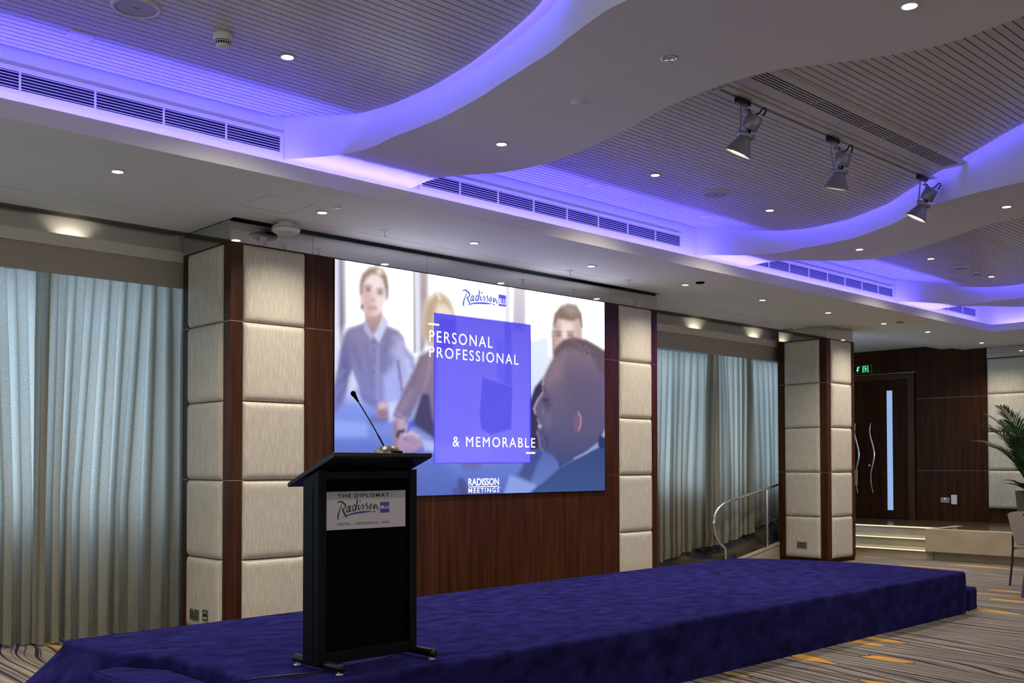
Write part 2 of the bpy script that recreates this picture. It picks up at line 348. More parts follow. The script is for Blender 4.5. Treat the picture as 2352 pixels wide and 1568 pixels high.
for Lf, Rf in ((W1L, W1R), (W2L, W2R), (W3L, W3R)):
    m = MB(); n = 14
    m.grid(lambda u, w: (lambda y: (Lf(y)*(1-u)+Rf(y)*u, y, zund(y, u)))(YS[round(w*(len(YS)-1))]), n, len(YS)-1)
    m.grid(lambda u, w: (lambda y: (Lf(y), y, zund(y, 0)+(ZSL-zund(y, 0))*u))(YS[round(w*(len(YS)-1))]), 5, len(YS)-1)
    m.grid(lambda u, w: (lambda y: (Lf(y), y, ZSL+0.12*u))(YS[round(w*(len(YS)-1))]), 1, len(YS)-1)
    m.grid(lambda u, w: (lambda y: (Rf(y), y, zund(y)+(ZSL+0.02-zund(y))*u))(YS[round(w*(len(YS)-1))]), 3, len(YS)-1)
    o = struct('ceiling_wave_panel', m, COVE, fix=False)
    # blue LED ribbon tucked above the slats along the left edge
    e = MB(); path = [y for y in YS if y > (3.35 if Lf is W1L else 0.6) and y < YG-0.05]
    e.grid(lambda u, w: (lambda y: (Lf(y)-0.098+0.02*u, y, ZSL+0.09+0.03*u))(path[round(w*(len(path)-1))]), 1, len(path)-1)
    WAVES.append(e)
# --- slatted ceiling between the waves
PITCH = 0.0533
sl = MB(); gap = 0.0095
def slat_run(y, xa, xb, z=ZSL):
    a, b = y-PITCH/2+gap/2, y+PITCH/2-gap/2
    sl.prism([(xa[0], a), (xb[0], a), (xb[1], b), (xa[1], b)], 2, z, z+0.018)
k = 0; y = YG-0.03-PITCH/2
while y > -7:
    ys = (y-PITCH/2+gap/2, y+PITCH/2-gap/2)
    edges = [(-8, -8)]
    for Lf, Rf in ((W1L, W1R), (W2L, W2R), (W3L, W3R)): edges += [tuple(Lf(q)-0.094 for q in ys), tuple(Rf(q)-0.005 for q in ys)]
    edges.append((15.08, 15.08))
    for i in range(0, 8, 2): slat_run(y, edges[i], edges[i+1])
    y -= PITCH
struct('ceiling_slats', sl, SLAT, fix=False)
v = MB(); 
yb = [y for y in YS]
for (lf, rf) in (((lambda y: -8), W1L), (W1R, W2L), (W2R, W3L), (W3R, (lambda y: 15.13))):
    v.grid(lambda u, w: (lambda y: (lf(y)*(1-u)+(rf(y)-(0.100 if rf in (W1L, W2L, W3L) else 0))*u, y, ZSL+0.03))(yb[round(w*(len(yb)-1))]), 1, len(yb)-1)
struct('trim_4', v, DARK, fix=False)

# LED strips (lamps of the cove)
for e, lab in zip(WAVES, ('nearest', 'middle', 'farthest')):
    one('led_strip', e, LEDE, 'blue LED strip hidden along the left edge of the %s wavy ceiling panel' % lab, 'light strip', fix=False)
e = MB(); e.box(-7, 14.84, YF+0.066, YF+0.078, ZS+0.034, ZS+0.042); e.box(14.945, 14.957, -6, YF, ZS+0.034, ZS+0.042)
one('led_strip', e, LEDM, 'long blue LED strip lying on the ledge behind the ceiling fascia', 'light strip')

# --- walls
w = MB(); w.box(-8, XW+0.2, 9.2, 9.25, 0, 3.5); struct('wall_back', w, BAYP)
w = MB()      # wood wall behind the screen, boards split at the joints
xs = [4.511, 5.724, 6.944, 8.138]; zs = [0.0, 0.617, 1.22, 1.824, 2.428, 3.025]
zz = [0.0, 1.22, 2.428, 3.025]
for i in range(3):
    for j in range(3): w.box(xs[i]+0.002, xs[i+1]-0.002, YW, YW+0.05, zz[j]+0.0015, zz[j+1]-0.0015)
struct('wall_screen', w, WOOD, bevel=0.0012)
t = MB()
for z in (1.22, 2.428): t.box(4.511, 8.138, YW-0.001, YW+0.02, z-0.0018, z+0.0018)
for x in xs[1:3]: t.box(x-0.0015, x+0.0015, YW-0.0008, YW+0.02, 0, 3.02)
struct('trim_5', t, METAL)
t = MB(); t.box(3.76, 8.884, YW+0.051, YW+0.06, 0, 3.2); struct('trim_6', t, DARK)
# mirror band above screen and panels
mb_ = MB()
mx = [4.4795, 5.655, 6.83, 8.11]
for a, b in zip(mx[:-1], mx[1:]): mb_.box(a+0.001, b-0.001, YW, YW+0.012, 3.028, 3.182)
struct('trim_7', mb_, MIRROR)

# --- window bays: slot diffuser, recessed face, lip and pelmet
for i, (x0, x1, nm) in enumerate(((-8, 4.6, 'left'), (8.4, 13.2, 'right'))):
    t = MB(); t.box(x0, x1, YP+0.09, YP+0.12, 2.98, 3.4); t.box(x0, x1, YP-0.02, YP+0.09, 2.975, 2.985); t.box(x0, x1, YP-0.02, YP+0.0, 2.985, 3.065)
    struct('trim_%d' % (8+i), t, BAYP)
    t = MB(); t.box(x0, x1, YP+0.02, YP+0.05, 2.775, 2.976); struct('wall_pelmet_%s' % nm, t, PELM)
    t = MB()
    x0, x1 = ((-8, 3.75), (8.89, 12.49))[i]
    for q in range(4): t.box(x0, x1, 7.712+q*0.034, 7.72+q*0.034, ZS-0.003, ZS+0.02)
    t.box(x0, x1, 7.70, 7.704, ZS-0.003, ZS+0.03); t.box(x0, x1, 7.835, 7.84, ZS-0.003, ZS+0.03)
    o = thing('slot_diffuser', (x0, 7.77, ZS), 'dark linear air slot in the ceiling over the %s curtains' % nm, 'air vent', 'ceiling slots over the curtains')
    obj('blades', t, GREYP, o)
    b = MB(); b.box(x0, x1, 7.70, YP+0.09, ZS+0.04, ZS+0.05); obj('backing', b, DARK, o)
# uplights behind the lip make the scallops
for (sx, sy, side) in ((165, 540, 'left'), (1600, 748, 'right'), (1736, 768, 'right')):
    p = ony(sx, sy, YP+0.05); a = bpy.data.lights.new('scallop_lamp', 'SPOT'); a.energy = 3.2; a.color = WARM; a.spot_size = R(120); a.spot_blend = 0.6; a.shadow_soft_size = 0.02
    o = bpy.data.objects.new('scallop_lamp', a); COL.objects.link(o); o.location = (p.x, YP+0.03, 2.995); o.rotation_euler = (R(180-25), 0, 0)
# windows behind the curtains
for n, (x0, x1) in enumerate(((-4.0, 3.70), (8.95, 13.6))):
    z0 = 0.93 if n == 0 else 1.0
    fr = MB(); fr.box(x0, x1, 8.33, 8.42, z0-0.06, z0); fr.box(x0, x1, 8.33, 8.42, 2.75, 2.80)
    kx = x0
    while kx <= x1: fr.box(kx-0.03, kx+0.03, 8.33, 8.42, z0, 2.75); kx += (x1-x0)/4
    o = struct('window_%d' % (n+1), fr, GREYP)
    p = MB(); p.add([(x0, 8.40, z0), (x1, 8.40, z0), (x1, 8.40, 2.75), (x0, 8.40, 2.75)], [(0, 1, 2, 3)]); obj('pane', p, WINM, o)
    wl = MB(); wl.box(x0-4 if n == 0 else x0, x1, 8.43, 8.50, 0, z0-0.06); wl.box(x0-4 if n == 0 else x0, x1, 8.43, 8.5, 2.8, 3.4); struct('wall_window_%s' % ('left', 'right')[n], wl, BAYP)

# ================================================================== columns with padded panels
ZPAD = [0.055, 0.617, 1.220, 1.824, 2.428, 3.022]
def pad_mb(m, O, U, V, N, depth=0.035):
    O, U, V, N = map(Vector, (O, U, V, N)); n = 18
    def fn(u, v):
        def e(t, L):
            d = min(t, 1-t)*L; r = 0.045; return 1.0 if d >= r else math.sqrt(max(0, 1-((r-d)/r)**2))
        return O+U*u+V*v+N*(depth*e(u, U.length)*e(v, V.length)+0.002)
    g = lambda t: 0.5-0.5*math.cos(math.pi*t)*abs(math.cos(math.pi*t))**-0.35 if abs(math.cos(math.pi*t)) > 1e-6 else 0.5
    m.grid(lambda u, v: fn(g(u), g(v)), n, n)
def column(name, x0, x1, y0, y1, label, faces, zb=0.0):
    o = thing('padded_column', ((x0+x1)/2, (y0+y1)/2, 0), label, 'column', 'padded columns by the window bays')
    core = MB(); core.box(x0+0.01, x1-0.01, y0+0.01, y1-0.01, 0, 3.03); obj('core', core, WOODD, o)
    pl = MB(); pl.box(x0+0.02, x1-0.02, y0+0.02, y1-0.02, 0, 0.04); obj('plinth', pl, CREAM, o)
    tr = 0.104
    for fc in faces:
        if fc == 'front': O, U, N, W = (x0, y0, 0), (1, 0, 0), (0, -1, 0), x1-x0
        elif fc == 'left': O, U, N, W = (x0, y1, 0), (0, -1, 0), (-1, 0, 0), y1-y0
        else: O, U, N, W = (x1, y0, 0), (0, 1, 0), (1, 0, 0), y1-y0
        O, U, N = Vector(O), Vector(U), Vector(N)
        for j in range(5):
            p = MB(); z0, z1 = ZPAD[j], ZPAD[j+1]
            pad_mb(p, O+U*(tr+0.002)+Vector((0, 0, z0+0.002))-N*0.012, U*(W-2*tr-0.004), Vector((0, 0, z1-z0-0.004)), N); obj('pad', p, PAD, o, fix=False)
    for (cx_, cy_) in ((x0, y0), (x1, y0), (x0, y1), (x1, y1)):
        sx = 1 if cx_ == x0 else -1; sy = 1 if cy_ == y0 else -1
        tm = MB()
        for a, b in ((0.045, 1.2185), (1.2215, 2.4265), (2.4295, 3.027)):
            tm.prism([(cx_, cy_), (cx_+sx*tr, cy_), (cx_+sx*tr, cy_+sy*0.02), (cx_+sx*0.02, cy_+sy*0.02), (cx_+sx*0.02, cy_+sy*tr), (cx_, cy_+sy*tr)], 2, a, b)
        obj('corner_trim', tm, WOOD, o, bevel=0.0015)
        il = MB()
        for z in (1.22, 2.428): il.prism([(cx_-sx*0.0008, cy_-sy*0.0008), (cx_+sx*tr, cy_-sy*0.0008), (cx_+sx*tr, cy_+sy*0.015), (cx_+sx*0.015, cy_+sy*0.015), (cx_+sx*0.015, cy_+sy*tr), (cx_-sx*0.0008, cy_+sy*tr)], 2, z-0.0025, z+0.0025)
        obj('inlay', il, METAL, o)
    return o
def mirror_cap(o, x0, x1, y0, y1, zt):
    m = MB(); m.box(x0+0.012, x1-0.012, y0+0.012, y1-0.012, 3.03, zt); obj('mirror_band', m, MIRROR, o, bevel=0.001)
cA = column('a', 3.756, 4.511, YW, 7.81, 'padded fabric and wood column left of the big screen, behind the lectern', ('front', 'left'))
m = MB(); m.box(3.756, 4.478, YW, YW+0.012, 3.028, 3.182); m.box(3.756, 3.768, YW+0.012, 7.80, 3.028, 3.34); obj('mirror_band', m, MIRROR, cA)
cB = column('b', 8.138, 8.888, YW, 7.81, 'narrower looking padded column directly right of the big screen', ('front', 'right'))
m = MB(); m.box(8.112, 8.888, YW, YW+0.012, 3.028, 3.182); m.box(8.876, 8.888, YW+0.012, 7.80, 3.028, 3.34); obj('mirror_band', m, MIRROR, cB)
cC = column('c', 12.522, 13.274, YW, 7.778, 'free standing padded column beside the handrail, showing two faces', ('front', 'left'))
mirror_cap(cC, 12.522, 13.274, YW, 7.778, ZS-0.001)

# sockets on columns
def socket(p, U, N, label, kind='double'):
    p = Vector(p); U = Vector(U); N = Vector(N); Z = Vector((0, 0, 1))
    o = thing('wall_socket', p, label, 'socket', 'metal power sockets')
    def plate(m, u0, u1, z0, z1, d0, d1):
        c = [p+U*u+Z*z+N*d for d in (d0, d1) for (u, z) in ((u0, z0), (u1, z0), (u1, z1), (u0, z1))]
        m.add(c, [(0, 3, 2, 1), (4, 5, 6, 7), (0, 1, 5, 4), (1, 2, 6, 5), (2, 3, 7, 6), (3, 0, 4, 7)])
    w = 0.073 if kind == 'double' else 0.043
    a = MB(); plate(a, -w, w, -0.043, 0.043, 0, 0.006); obj('plate', a, STEEL, o, bevel=0.002)
    if kind == 'double':
        for sx in (-0.038, 0.038):
            h = MB(); plate(h, sx-0.004, sx+0.004, 0.004, 0.016, 0.006, 0.0068); plate(h, sx-0.019, sx-0.006, -0.016, -0.009, 0.006, 0.0068); plate(h, sx+0.006, sx+0.019, -0.016, -0.009, 0.006, 0.0068)
            obj('pin_holes', h, DARK, o)
        sw = MB(); plate(sw, -0.011, -0.001, 0.008, 0.036, 0.006, 0.010); plate(sw, 0.001, 0.011, 0.008, 0.036, 0.006, 0.010); obj('switch', sw, CHROME, o)
        ye = MB(); plate(ye, -0.011, 0.011, 0.032, 0.041, 0.006, 0.0102); obj('yellow_mark', ye, YELL, o)
    else:
        h = MB(); plate(h, -0.026, -0.003, -0.008, 0.012, 0.006, 0.0075); plate(h, 0.003, 0.026, -0.008, 0.012, 0.006, 0.0075); obj('data_ports', h, DARK, o)
        c = MB(); plate(c, -0.026, 0.026, 0.015, 0.028, 0.006, 0.0075); obj('blue_label', c, CYAN, o)
        c = MB(); plate(c, -0.026, 0.026, -0.026, -0.012, 0.006, 0.0075); obj('yellow_label', c, YELL, o)
    return o
XN = 3.756-0.026
q = onx(447, 1411, XN); socket((XN, q.y, q.z), (0, -1, 0), (-1, 0, 0), 'double power socket low on the left column, beside the curtain')
q = onx(472, 1413, XN); socket((XN, q.y, q.z), (0, -1, 0), (-1, 0, 0), 'small data socket with blue and yellow labels, low on the left column', 'data')
XN = 12.522-0.026
q = onx(1842, 1251, XN); socket((XN, q.y, q.z), (0, -1, 0), (-1, 0, 0), 'double power socket low on the free standing column by the handrail')

# ================================================================== LED screen
SX0, SX1, SZ0, SZ1, SY = 4.678, 7.995, 1.066, 3.016, YW-0.016
def scr(x, y): p = ony(x, y, SY); return (p.x, p.z)
def raster():
    NX, NZ = 420, 248
    gx = np.linspace(SX0, SX1, NX); gz = np.linspace(SZ1, SZ0, NZ); XX, ZZ = np.meshgrid(gx, gz)
    lin = lambda c: np.array([((v/255+0.055)/1.055)**2.4 if v > 10 else v/255/12.92 for v in c])
    a = lambda x, y: scr(700+x*.38259, 560+y*.38259)
    h = lambda x, y: scr(1200+x*.29326, 680+y*.29326)
    wv = lambda x, y: scr(760+x*.19127, 600+y*.19127)
    pic = np.ones((NZ, NX, 3)); SOFT = [1.7]
    def blur(n):
        for _ in range(n):
            p = np.pad(pic, ((1, 1), (1, 1), (0, 0)), 'edge'); pic[:] = (p[:-2, 1:-1]+p[2:, 1:-1]+p[1:-1, :-2]+p[1:-1, 2:]+2*p[1:-1, 1:-1])/6
    def ramp(stops):
        t = (SZ1-ZZ)/(SZ1-SZ0); out = np.zeros((NZ, NX, 3)); L = [lin(c) for _, c in stops]; T = [s for s, _ in stops]
        for c in range(3): out[..., c] = np.interp(t, T, [l[c] for l in L])
        return out
    def poly(pts, col, soft=0.012, fn=a, alpha=1.0, col2=None):
        P = np.array([fn(*p) for p in pts]); n = len(P); d = np.full(XX.shape, 1e9); ins = np.zeros(XX.shape, bool)
        for i in range(n):
            p, q = P[i], P[(i+1) % n]; e = q-p; L2 = e@e+1e-12
            t = np.clip(((XX-p[0])*e[0]+(ZZ-p[1])*e[1])/L2, 0, 1); d = np.minimum(d, np.hypot(XX-p[0]-t*e[0], ZZ-p[1]-t*e[1]))
            c = ((p[1] > ZZ) != (q[1] > ZZ)) & (XX < (q[0]-p[0])*(ZZ-p[1])/(q[1]-p[1]+1e-12)+p[0]); ins ^= c
        sd = np.where(ins, d, -d); soft = soft*SOFT[0]; m = np.clip(0.5+sd/(2*soft), 0, 1); m = (m*m*(3-2*m)*alpha)[..., None]
        if col2 is None: cc = lin(col)
        else:
            z1, z0 = P[:, 1].max(), P[:, 1].min(); t = np.clip((z1-ZZ)/(z1-z0), 0, 1)[..., None]; cc = lin(col)*(1-t)+lin(col2)*t
        pic[:] = pic*(1-m)+cc*m
    def ell(cx, cy, rx, ry, col, soft=0.02, fn=a, alpha=1.0, rot=0.0, col2=None):
        c, s = math.cos(rot), math.sin(rot)
        poly([(cx+rx*math.cos(k*math.pi/10)*c-ry*math.sin(k*math.pi/10)*s, cy+rx*math.cos(k*math.pi/10)*s+ry*math.sin(k*math.pi/10)*c) for k in range(20)], col, soft, fn, alpha, col2)
    def ln(pts, w, col, soft=0.006, fn=a, alpha=1.0):
        for (p, q) in zip(pts[:-1], pts[1:]):
            e = np.array(q, float)-np.array(p, float); n = np.array([-e[1], e[0]])/np.hypot(*e)*w/2
            poly([p+n, q+n, q-n, p-n] if not isinstance(p, tuple) else [tuple(np.array(p)+n), tuple(np.array(q)+n), tuple(np.array(q)-n), tuple(np.array(p)-n)], col, soft, fn, alpha)
    pic[:] = ramp([(0, (255, 255, 255)), (0.3, (252, 252, 255)), (0.55, (205, 212, 252)), (0.8, (150, 165, 245)), (1, (92, 112, 205))])
    # window posts behind the people
    poly([(196, 60), (238, 60), (243, 470), (216, 600), (200, 480)], (165, 150, 168), 0.02, col2=(120, 116, 150))
    poly([(172, 90), (196, 95), (200, 700), (172, 760)], (225, 228, 255), 0.02)
    poly([(652, 120), (660, 120), (668, 650), (655, 650)], (140, 132, 150), 0.008)
    poly([(686, 120), (738, 120), (738, 560), (705, 650), (690, 640)], (198, 180, 178), 0.02, col2=(130, 118, 140))
    poly([(664, 130), (684, 130), (690, 650), (668, 650)], (228, 226, 255), 0.012)
    poly([(1254, 250), (1326, 250), (1322, 520), (1250, 520)], (226, 216, 224), 0.02, col2=(196, 186, 208)); ln([(1220, 240), (1214, 500)], 16, (222, 222, 244), 0.015)
    ell(565, 395, 46, 70, (226, 234, 255), 0.03); ell(565, 400, 38, 62, (252, 253, 255), 0.03)
    poly([(1325, 560), (1480, 520), (1480, 800), (1340, 880)], (214, 232, 255), 0.06, alpha=0.6)
    # table top
    poly([(140, 900), (300, 930), (560, 960), (780, 1150), (780, 1300), (1400, 1260), (1400, 1560), (600, 1560), (140, 1560)], (138, 156, 240), 0.05, col2=(78, 100, 186))
    poly([(172, 1060), (380, 1070), (376, 1160), (172, 1165)], (150, 168, 245), 0.02)
    poly([(150, 1172), (760, 1180), (1000, 1560), (150, 1560)], (104, 122, 206), 0.04, col2=(84, 104, 178), alpha=.8)
    # woman in grey shirt, left
    sh, sh2 = (142, 134, 172), (108, 106, 158)
    poly([(240, 535), (262, 505), (340, 480), (372, 470), (400, 540), (470, 480), (560, 520), (592, 560), (600, 620), (650, 680), (664, 740), (640, 800), (600, 880), (560, 960), (470, 990), (400, 985), (345, 940), (318, 850), (286, 760), (262, 800), (252, 880), (228, 950), (190, 1010), (168, 1000), (172, 880), (200, 740), (212, 640)], sh, 0.012, col2=(132, 136, 206))
    poly([(214, 640), (236, 560), (262, 600), (280, 700), (275, 780), (255, 860), (225, 950), (185, 1000), (175, 880), (200, 750)], sh2, 0.03, alpha=0.75)
    poly([(520, 640), (575, 560), (600, 620), (655, 700), (640, 800), (590, 890), (560, 800), (545, 700)], (186, 190, 240), 0.04, alpha=0.8)
    poly([(470, 800), (540, 720), (570, 800), (580, 900), (560, 970), (480, 990)], (176, 186, 248), 0.03, alpha=0.85)
    ln([(560, 700), (572, 800), (585, 880)], 10, (108, 106, 150), 0.012)
    ln([(300, 560), (330, 700), (370, 880)], 14, (128, 122, 168), 0.03, alpha=.7); ln([(440, 620), (436, 760), (440, 930)], 10, (172, 168, 208), 0.015, alpha=.7)
    for yy in (590, 640, 700, 770): ell(414, yy, 5, 6, (104, 96, 138), 0.008)
    ln([(262, 560), (300, 640), (330, 760)], 12, (116, 110, 158), 0.03, alpha=.7); ln([(360, 600), (385, 720), (400, 850)], 10, (118, 112, 160), 0.03, alpha=.6)
    ln([(500, 560), (480, 640), (470, 760)], 14, (112, 106, 152), 0.03, alpha=.6); ln([(540, 560), (580, 600), (575, 660)], 16, (190, 186, 226), 0.03, alpha=.7)
    ln([(310, 880), (370, 930), (430, 960)], 14, (108, 110, 168), 0.03, alpha=.7); poly([(232, 700), (262, 720), (250, 800), (226, 800)], (92, 92, 146), 0.03, alpha=.6)
    ln([(205, 800), (235, 760)], 10, (150, 150, 206), 0.02, alpha=.7); ln([(185, 900), (225, 850)], 12, (140, 142, 206), 0.02, alpha=.7)
    ln([(610, 700), (630, 760), (600, 850)], 12, (206, 212, 250), 0.03, alpha=.7); ln([(400, 690), (404, 930)], 4, (120, 114, 164), 0.008, alpha=.6)
    poly([(364, 400), (462, 400), (470, 450), (432, 520), (405, 545), (362, 480)], (206, 172, 172), 0.012, col2=(160, 128, 138))
    poly([(468, 425), (503, 470), (446, 592), (408, 548), (450, 500)], (206, 210, 246), 0.01); poly([(352, 475), (366, 462), (408, 548), (398, 575), (358, 520)], (182, 180, 220), 0.01)
    poly([(338, 230), (360, 175), (420, 150), (475, 180), (496, 250), (488, 330), (468, 395), (430, 430), (388, 428), (352, 380), (338, 310)], (246, 228, 228), 0.012)
    poly([(345, 300), (372, 250), (405, 300), (408, 380), (392, 425), (365, 400), (348, 350)], (222, 186, 184), 0.035, alpha=.8)
    ell(345, 250, 14, 50, (214, 186, 180), 0.03, alpha=.7); ell(470, 250, 12, 46, (236, 214, 208), 0.03, alpha=.6)
    poly([(338, 290), (360, 280), (390, 310), (392, 360), (380, 425), (355, 390), (340, 330)], (214, 182, 182), 0.03, alpha=.8)
    poly([(334, 285), (333, 235), (346, 180), (385, 142), (430, 135), (468, 148), (494, 195), (503, 262), (500, 322), (490, 335), (484, 270), (468, 215), (440, 186), (405, 182), (372, 205), (350, 240), (346, 290), (340, 305)], (178, 148, 128), 0.012, col2=(128, 104, 104))
    ell(450, 165, 16, 16, (248, 236, 230), 0.02); ell(345, 378, 8, 16, (110, 84, 84), 0.01)
    for ex, ey in ((381, 274), (452, 292)): ell(ex, ey, 17, 9, (140, 104, 106), 0.014); ell(ex, ey+1, 6, 5, (84, 62, 74), 0.008); ell(ex, ey-20, 22, 5, (160, 124, 118), 0.012); ell(ex, ey+16, 18, 8, (206, 168, 166), 0.02, alpha=.6)
    ln([(424, 280), (412, 330)], 8, (226, 194, 192), 0.012); ell(408, 338, 14, 6, (198, 156, 156), 0.012); ell(406, 384, 27, 8, (168, 92, 96), 0.012); ell(406, 381, 18, 3, (236, 214, 214), 0.006, alpha=.7); ell(404, 408, 26, 14, (206, 164, 166), 0.03, alpha=.6); ell(398, 368, 30, 30, (206, 168, 170), 0.04, alpha=.45)
    poly([(505, 960), (570, 930), (590, 1000), (512, 1060)], (196, 204, 248), 0.02)
    poly([(425, 1000), (440, 965), (470, 950), (500, 965), (505, 1010), (500, 1050), (470, 1062), (430, 1040)], (170, 136, 152), 0.016); ell(470, 968, 28, 16, (214, 190, 206), 0.02); poly([(400, 1030), (500, 1050), (470, 1075), (380, 1072)], (88, 94, 158), 0.03, alpha=.7)
    poly([(505, 960), (570, 960), (540, 1040), (512, 1060)], (205, 214, 255), 0.02)
    # second woman, behind the coloured square
    poly([(700, 880), (800, 860), (800, 1190), (700, 1120), (640, 1085)], (74, 70, 112), 0.02)
    poly([(800, 640), (740, 642), (690, 668), (655, 760), (600, 870), (545, 985), (528, 1030), (560, 1062), (618, 1068), (660, 990), (700, 900), (800, 900)], (146, 124, 142), 0.012, col2=(126, 116, 156))
    poly([(742, 880), (800, 880), (800, 1150), (765, 1040)], (132, 118, 148), 0.015)
    poly([(540, 1040), (600, 1055), (624, 1130), (690, 1150), (712, 1215), (640, 1250), (548, 1250), (528, 1160), (530, 1080)], (196, 168, 192), 0.014, col2=(170, 140, 176))
    poly([(528, 1080), (552, 1060), (560, 1150), (548, 1240), (530, 1160)], (130, 108, 140), 0.02, alpha=.8)
    poly([(546, 1150), (560, 1118), (598, 1110), (604, 1126), (572, 1140), (560, 1170)], (66, 58, 84), 0.008); poly([(640, 1100), (760, 1160), (740, 1190), (640, 1150)], (140, 148, 210), 0.015)
    ln([(634, 1068), (604, 1180)], 9, (78, 96, 205), 0.006); ell(648, 1080, 12, 22, (84, 94, 205), 0.008)
    ell(742, 480, 40, 130, (236, 226, 226), 0.05, alpha=.8)
    poly([(716, 520), (714, 430), (726, 370), (752, 322), (790, 294), (826, 296), (862, 326), (888, 376), (902, 440), (905, 560), (880, 640), (776, 640), (770, 600), (744, 600), (722, 560)], (226, 208, 184), 0.022, col2=(190, 164, 146))
    poly([(724, 420), (745, 345), (785, 305), (812, 312), (790, 370), (768, 450), (760, 560), (740, 560), (724, 500)], (190, 164, 132), 0.025, alpha=.85)
    poly([(806, 300), (842, 318), (870, 352), (882, 400), (850, 380), (820, 352)], (202, 178, 144), 0.02, alpha=.85)
    poly([(778, 440), (800, 372), (838, 366), (876, 400), (892, 460), (880, 600), (790, 620), (776, 540)], (244, 226, 216), 0.022); ln([(812, 330), (800, 300)], 9, (252, 248, 244), 0.012)
    ln([(760, 610), (752, 740), (720, 860)], 12, (166, 146, 166), 0.02, alpha=.7); ln([(700, 690), (660, 800), (610, 900)], 14, (120, 102, 126), 0.03, alpha=.7)
    ln([(640, 880), (600, 960), (560, 1030)], 18, (160, 142, 172), 0.025, alpha=.7); ln([(548, 1010), (600, 1044), (640, 1056)], 7, (176, 160, 196), 0.01, alpha=.8)
    for hx, hy in ((590, 1175), (615, 1190), (640, 1205)): ln([(hx, hy), (hx+34, hy-22)], 7, (140, 108, 146), 0.008, alpha=.7)
    ln([(600, 1150), (640, 1132), (690, 1160)], 14, (222, 204, 226), 0.012, alpha=.8); poly([(700, 1170), (790, 1190), (790, 1250), (720, 1240)], (176, 186, 244), 0.015)
    ln([(455, 985), (480, 970)], 8, (226, 196, 206), 0.01); ln([(448, 1010), (470, 1030)], 7, (128, 88, 106), 0.01); ln([(462, 995), (490, 1020)], 7, (128, 88, 106), 0.01, alpha=.7)
    # man facing us, right
    poly([(1488, 470), (1500, 420), (1560, 400), (1640, 430), (1664, 480), (1662, 640), (1490, 660)], (222, 196, 188), 0.012)
    poly([(1492, 490), (1500, 420), (1530, 380), (1580, 360), (1630, 368), (1662, 420), (1668, 500), (1655, 500), (1645, 450), (1600, 470), (1560, 455), (1520, 450), (1502, 500)], (140, 118, 110), 0.012)
    poly([(1540, 470), (1600, 468), (1610, 520), (1560, 560), (1540, 540)], (246, 230, 222), 0.025, alpha=.8); poly([(1498, 480), (1530, 480), (1530, 600), (1500, 640)], (190, 158, 150), 0.025, alpha=.7); poly([(1625, 450), (1662, 470), (1660, 560), (1632, 560)], (206, 178, 168), 0.02, alpha=.7)
    poly([(1540, 366), (1580, 360), (1625, 376), (1650, 420), (1600, 430), (1560, 400)], (186, 166, 158), 0.03, alpha=.6)
    ell(1526, 548, 22, 9, (136, 104, 98), 0.014); ell(1590, 548, 22, 9, (136, 104, 98), 0.014); ell(1526, 528, 26, 5, (130, 102, 96), 0.01); ell(1592, 528, 26, 5, (130, 102, 96), 0.01); ell(1560, 545, 14, 30, (244, 226, 220), 0.02)
    poly([(1484, 520), (1500, 520), (1502, 680), (1490, 690)], (176, 150, 150), 0.014)
    poly([(1345, 960), (1380, 860), (1430, 800), (1470, 790), (1470, 1250), (1345, 1240)], (58, 54, 84), 0.012)
    # shirt, papers and the man in profile in front
    poly([(0, 1240), (170, 1180), (280, 1230), (290, 1350), (150, 1470), (60, 1500), (0, 1420)], (88, 106, 176), 0.012, h, col2=(104, 124, 196)); poly([(60, 1240), (170, 1190), (60, 1460), (-40, 1400)], (58, 66, 116), 0.02, h, alpha=.7)
    poly([(-100, 1400), (110, 1480), (60, 1560), (-150, 1560)], (140, 160, 228), 0.015, h)
    head = [(250, 470), (215, 530), (175, 615), (157, 690), (160, 745), (112, 815), (84, 880), (98, 925), (114, 940), (108, 962), (124, 1000), (118, 1040), (106, 1062), (124, 1110), (128, 1175), (160, 1215), (232, 1242), (275, 1290), (286, 1350), (420, 1270), (600, 1160), (660, 1000), (660, 440), (580, 388), (500, 345), (400, 323), (320, 345), (262, 400), (246, 450)]
    poly(head, (138, 116, 128), 0.008, h, col2=(66, 76, 128))
    poly([(256, 480), (248, 425), (320, 345), (400, 323), (500, 345), (660, 440), (660, 640), (600, 580), (540, 470), (430, 420), (330, 410), (280, 450)], (106, 90, 104), 0.02, h)
    rr = np.random.RandomState(5)
    for k_ in range(70):
        u_ = rr.uniform(0, 1); x_ = 270+370*u_; y_ = 345+(u_-0.33)**2*420*(1 if u_ > .33 else 1.6)+rr.uniform(-4, 60); ln([(x_, y_), (x_+rr.uniform(-8, 12), y_+rr.uniform(6, 16))], 4, (176, 152, 158) if k_ % 3 else (74, 60, 76), 0.004, h, alpha=.5)
    poly([(300, 520), (500, 560), (660, 620), (660, 1000), (420, 1100), (330, 820)], (92, 86, 122), 0.12, h, alpha=.55)
    ln([(240, 480), (205, 545), (168, 620), (158, 690), (163, 735)], 9, (202, 182, 200), 0.008, h, alpha=.85); ln([(162, 750), (115, 820), (90, 882), (102, 920)], 9, (196, 178, 206), 0.006, h, alpha=.9); ln([(122, 962), (132, 1000)], 7, (170, 154, 190), 0.006, h, alpha=.8); ln([(112, 1060), (130, 1110), (134, 1175), (165, 1215)], 7, (160, 146, 186), 0.006, h, alpha=.7)
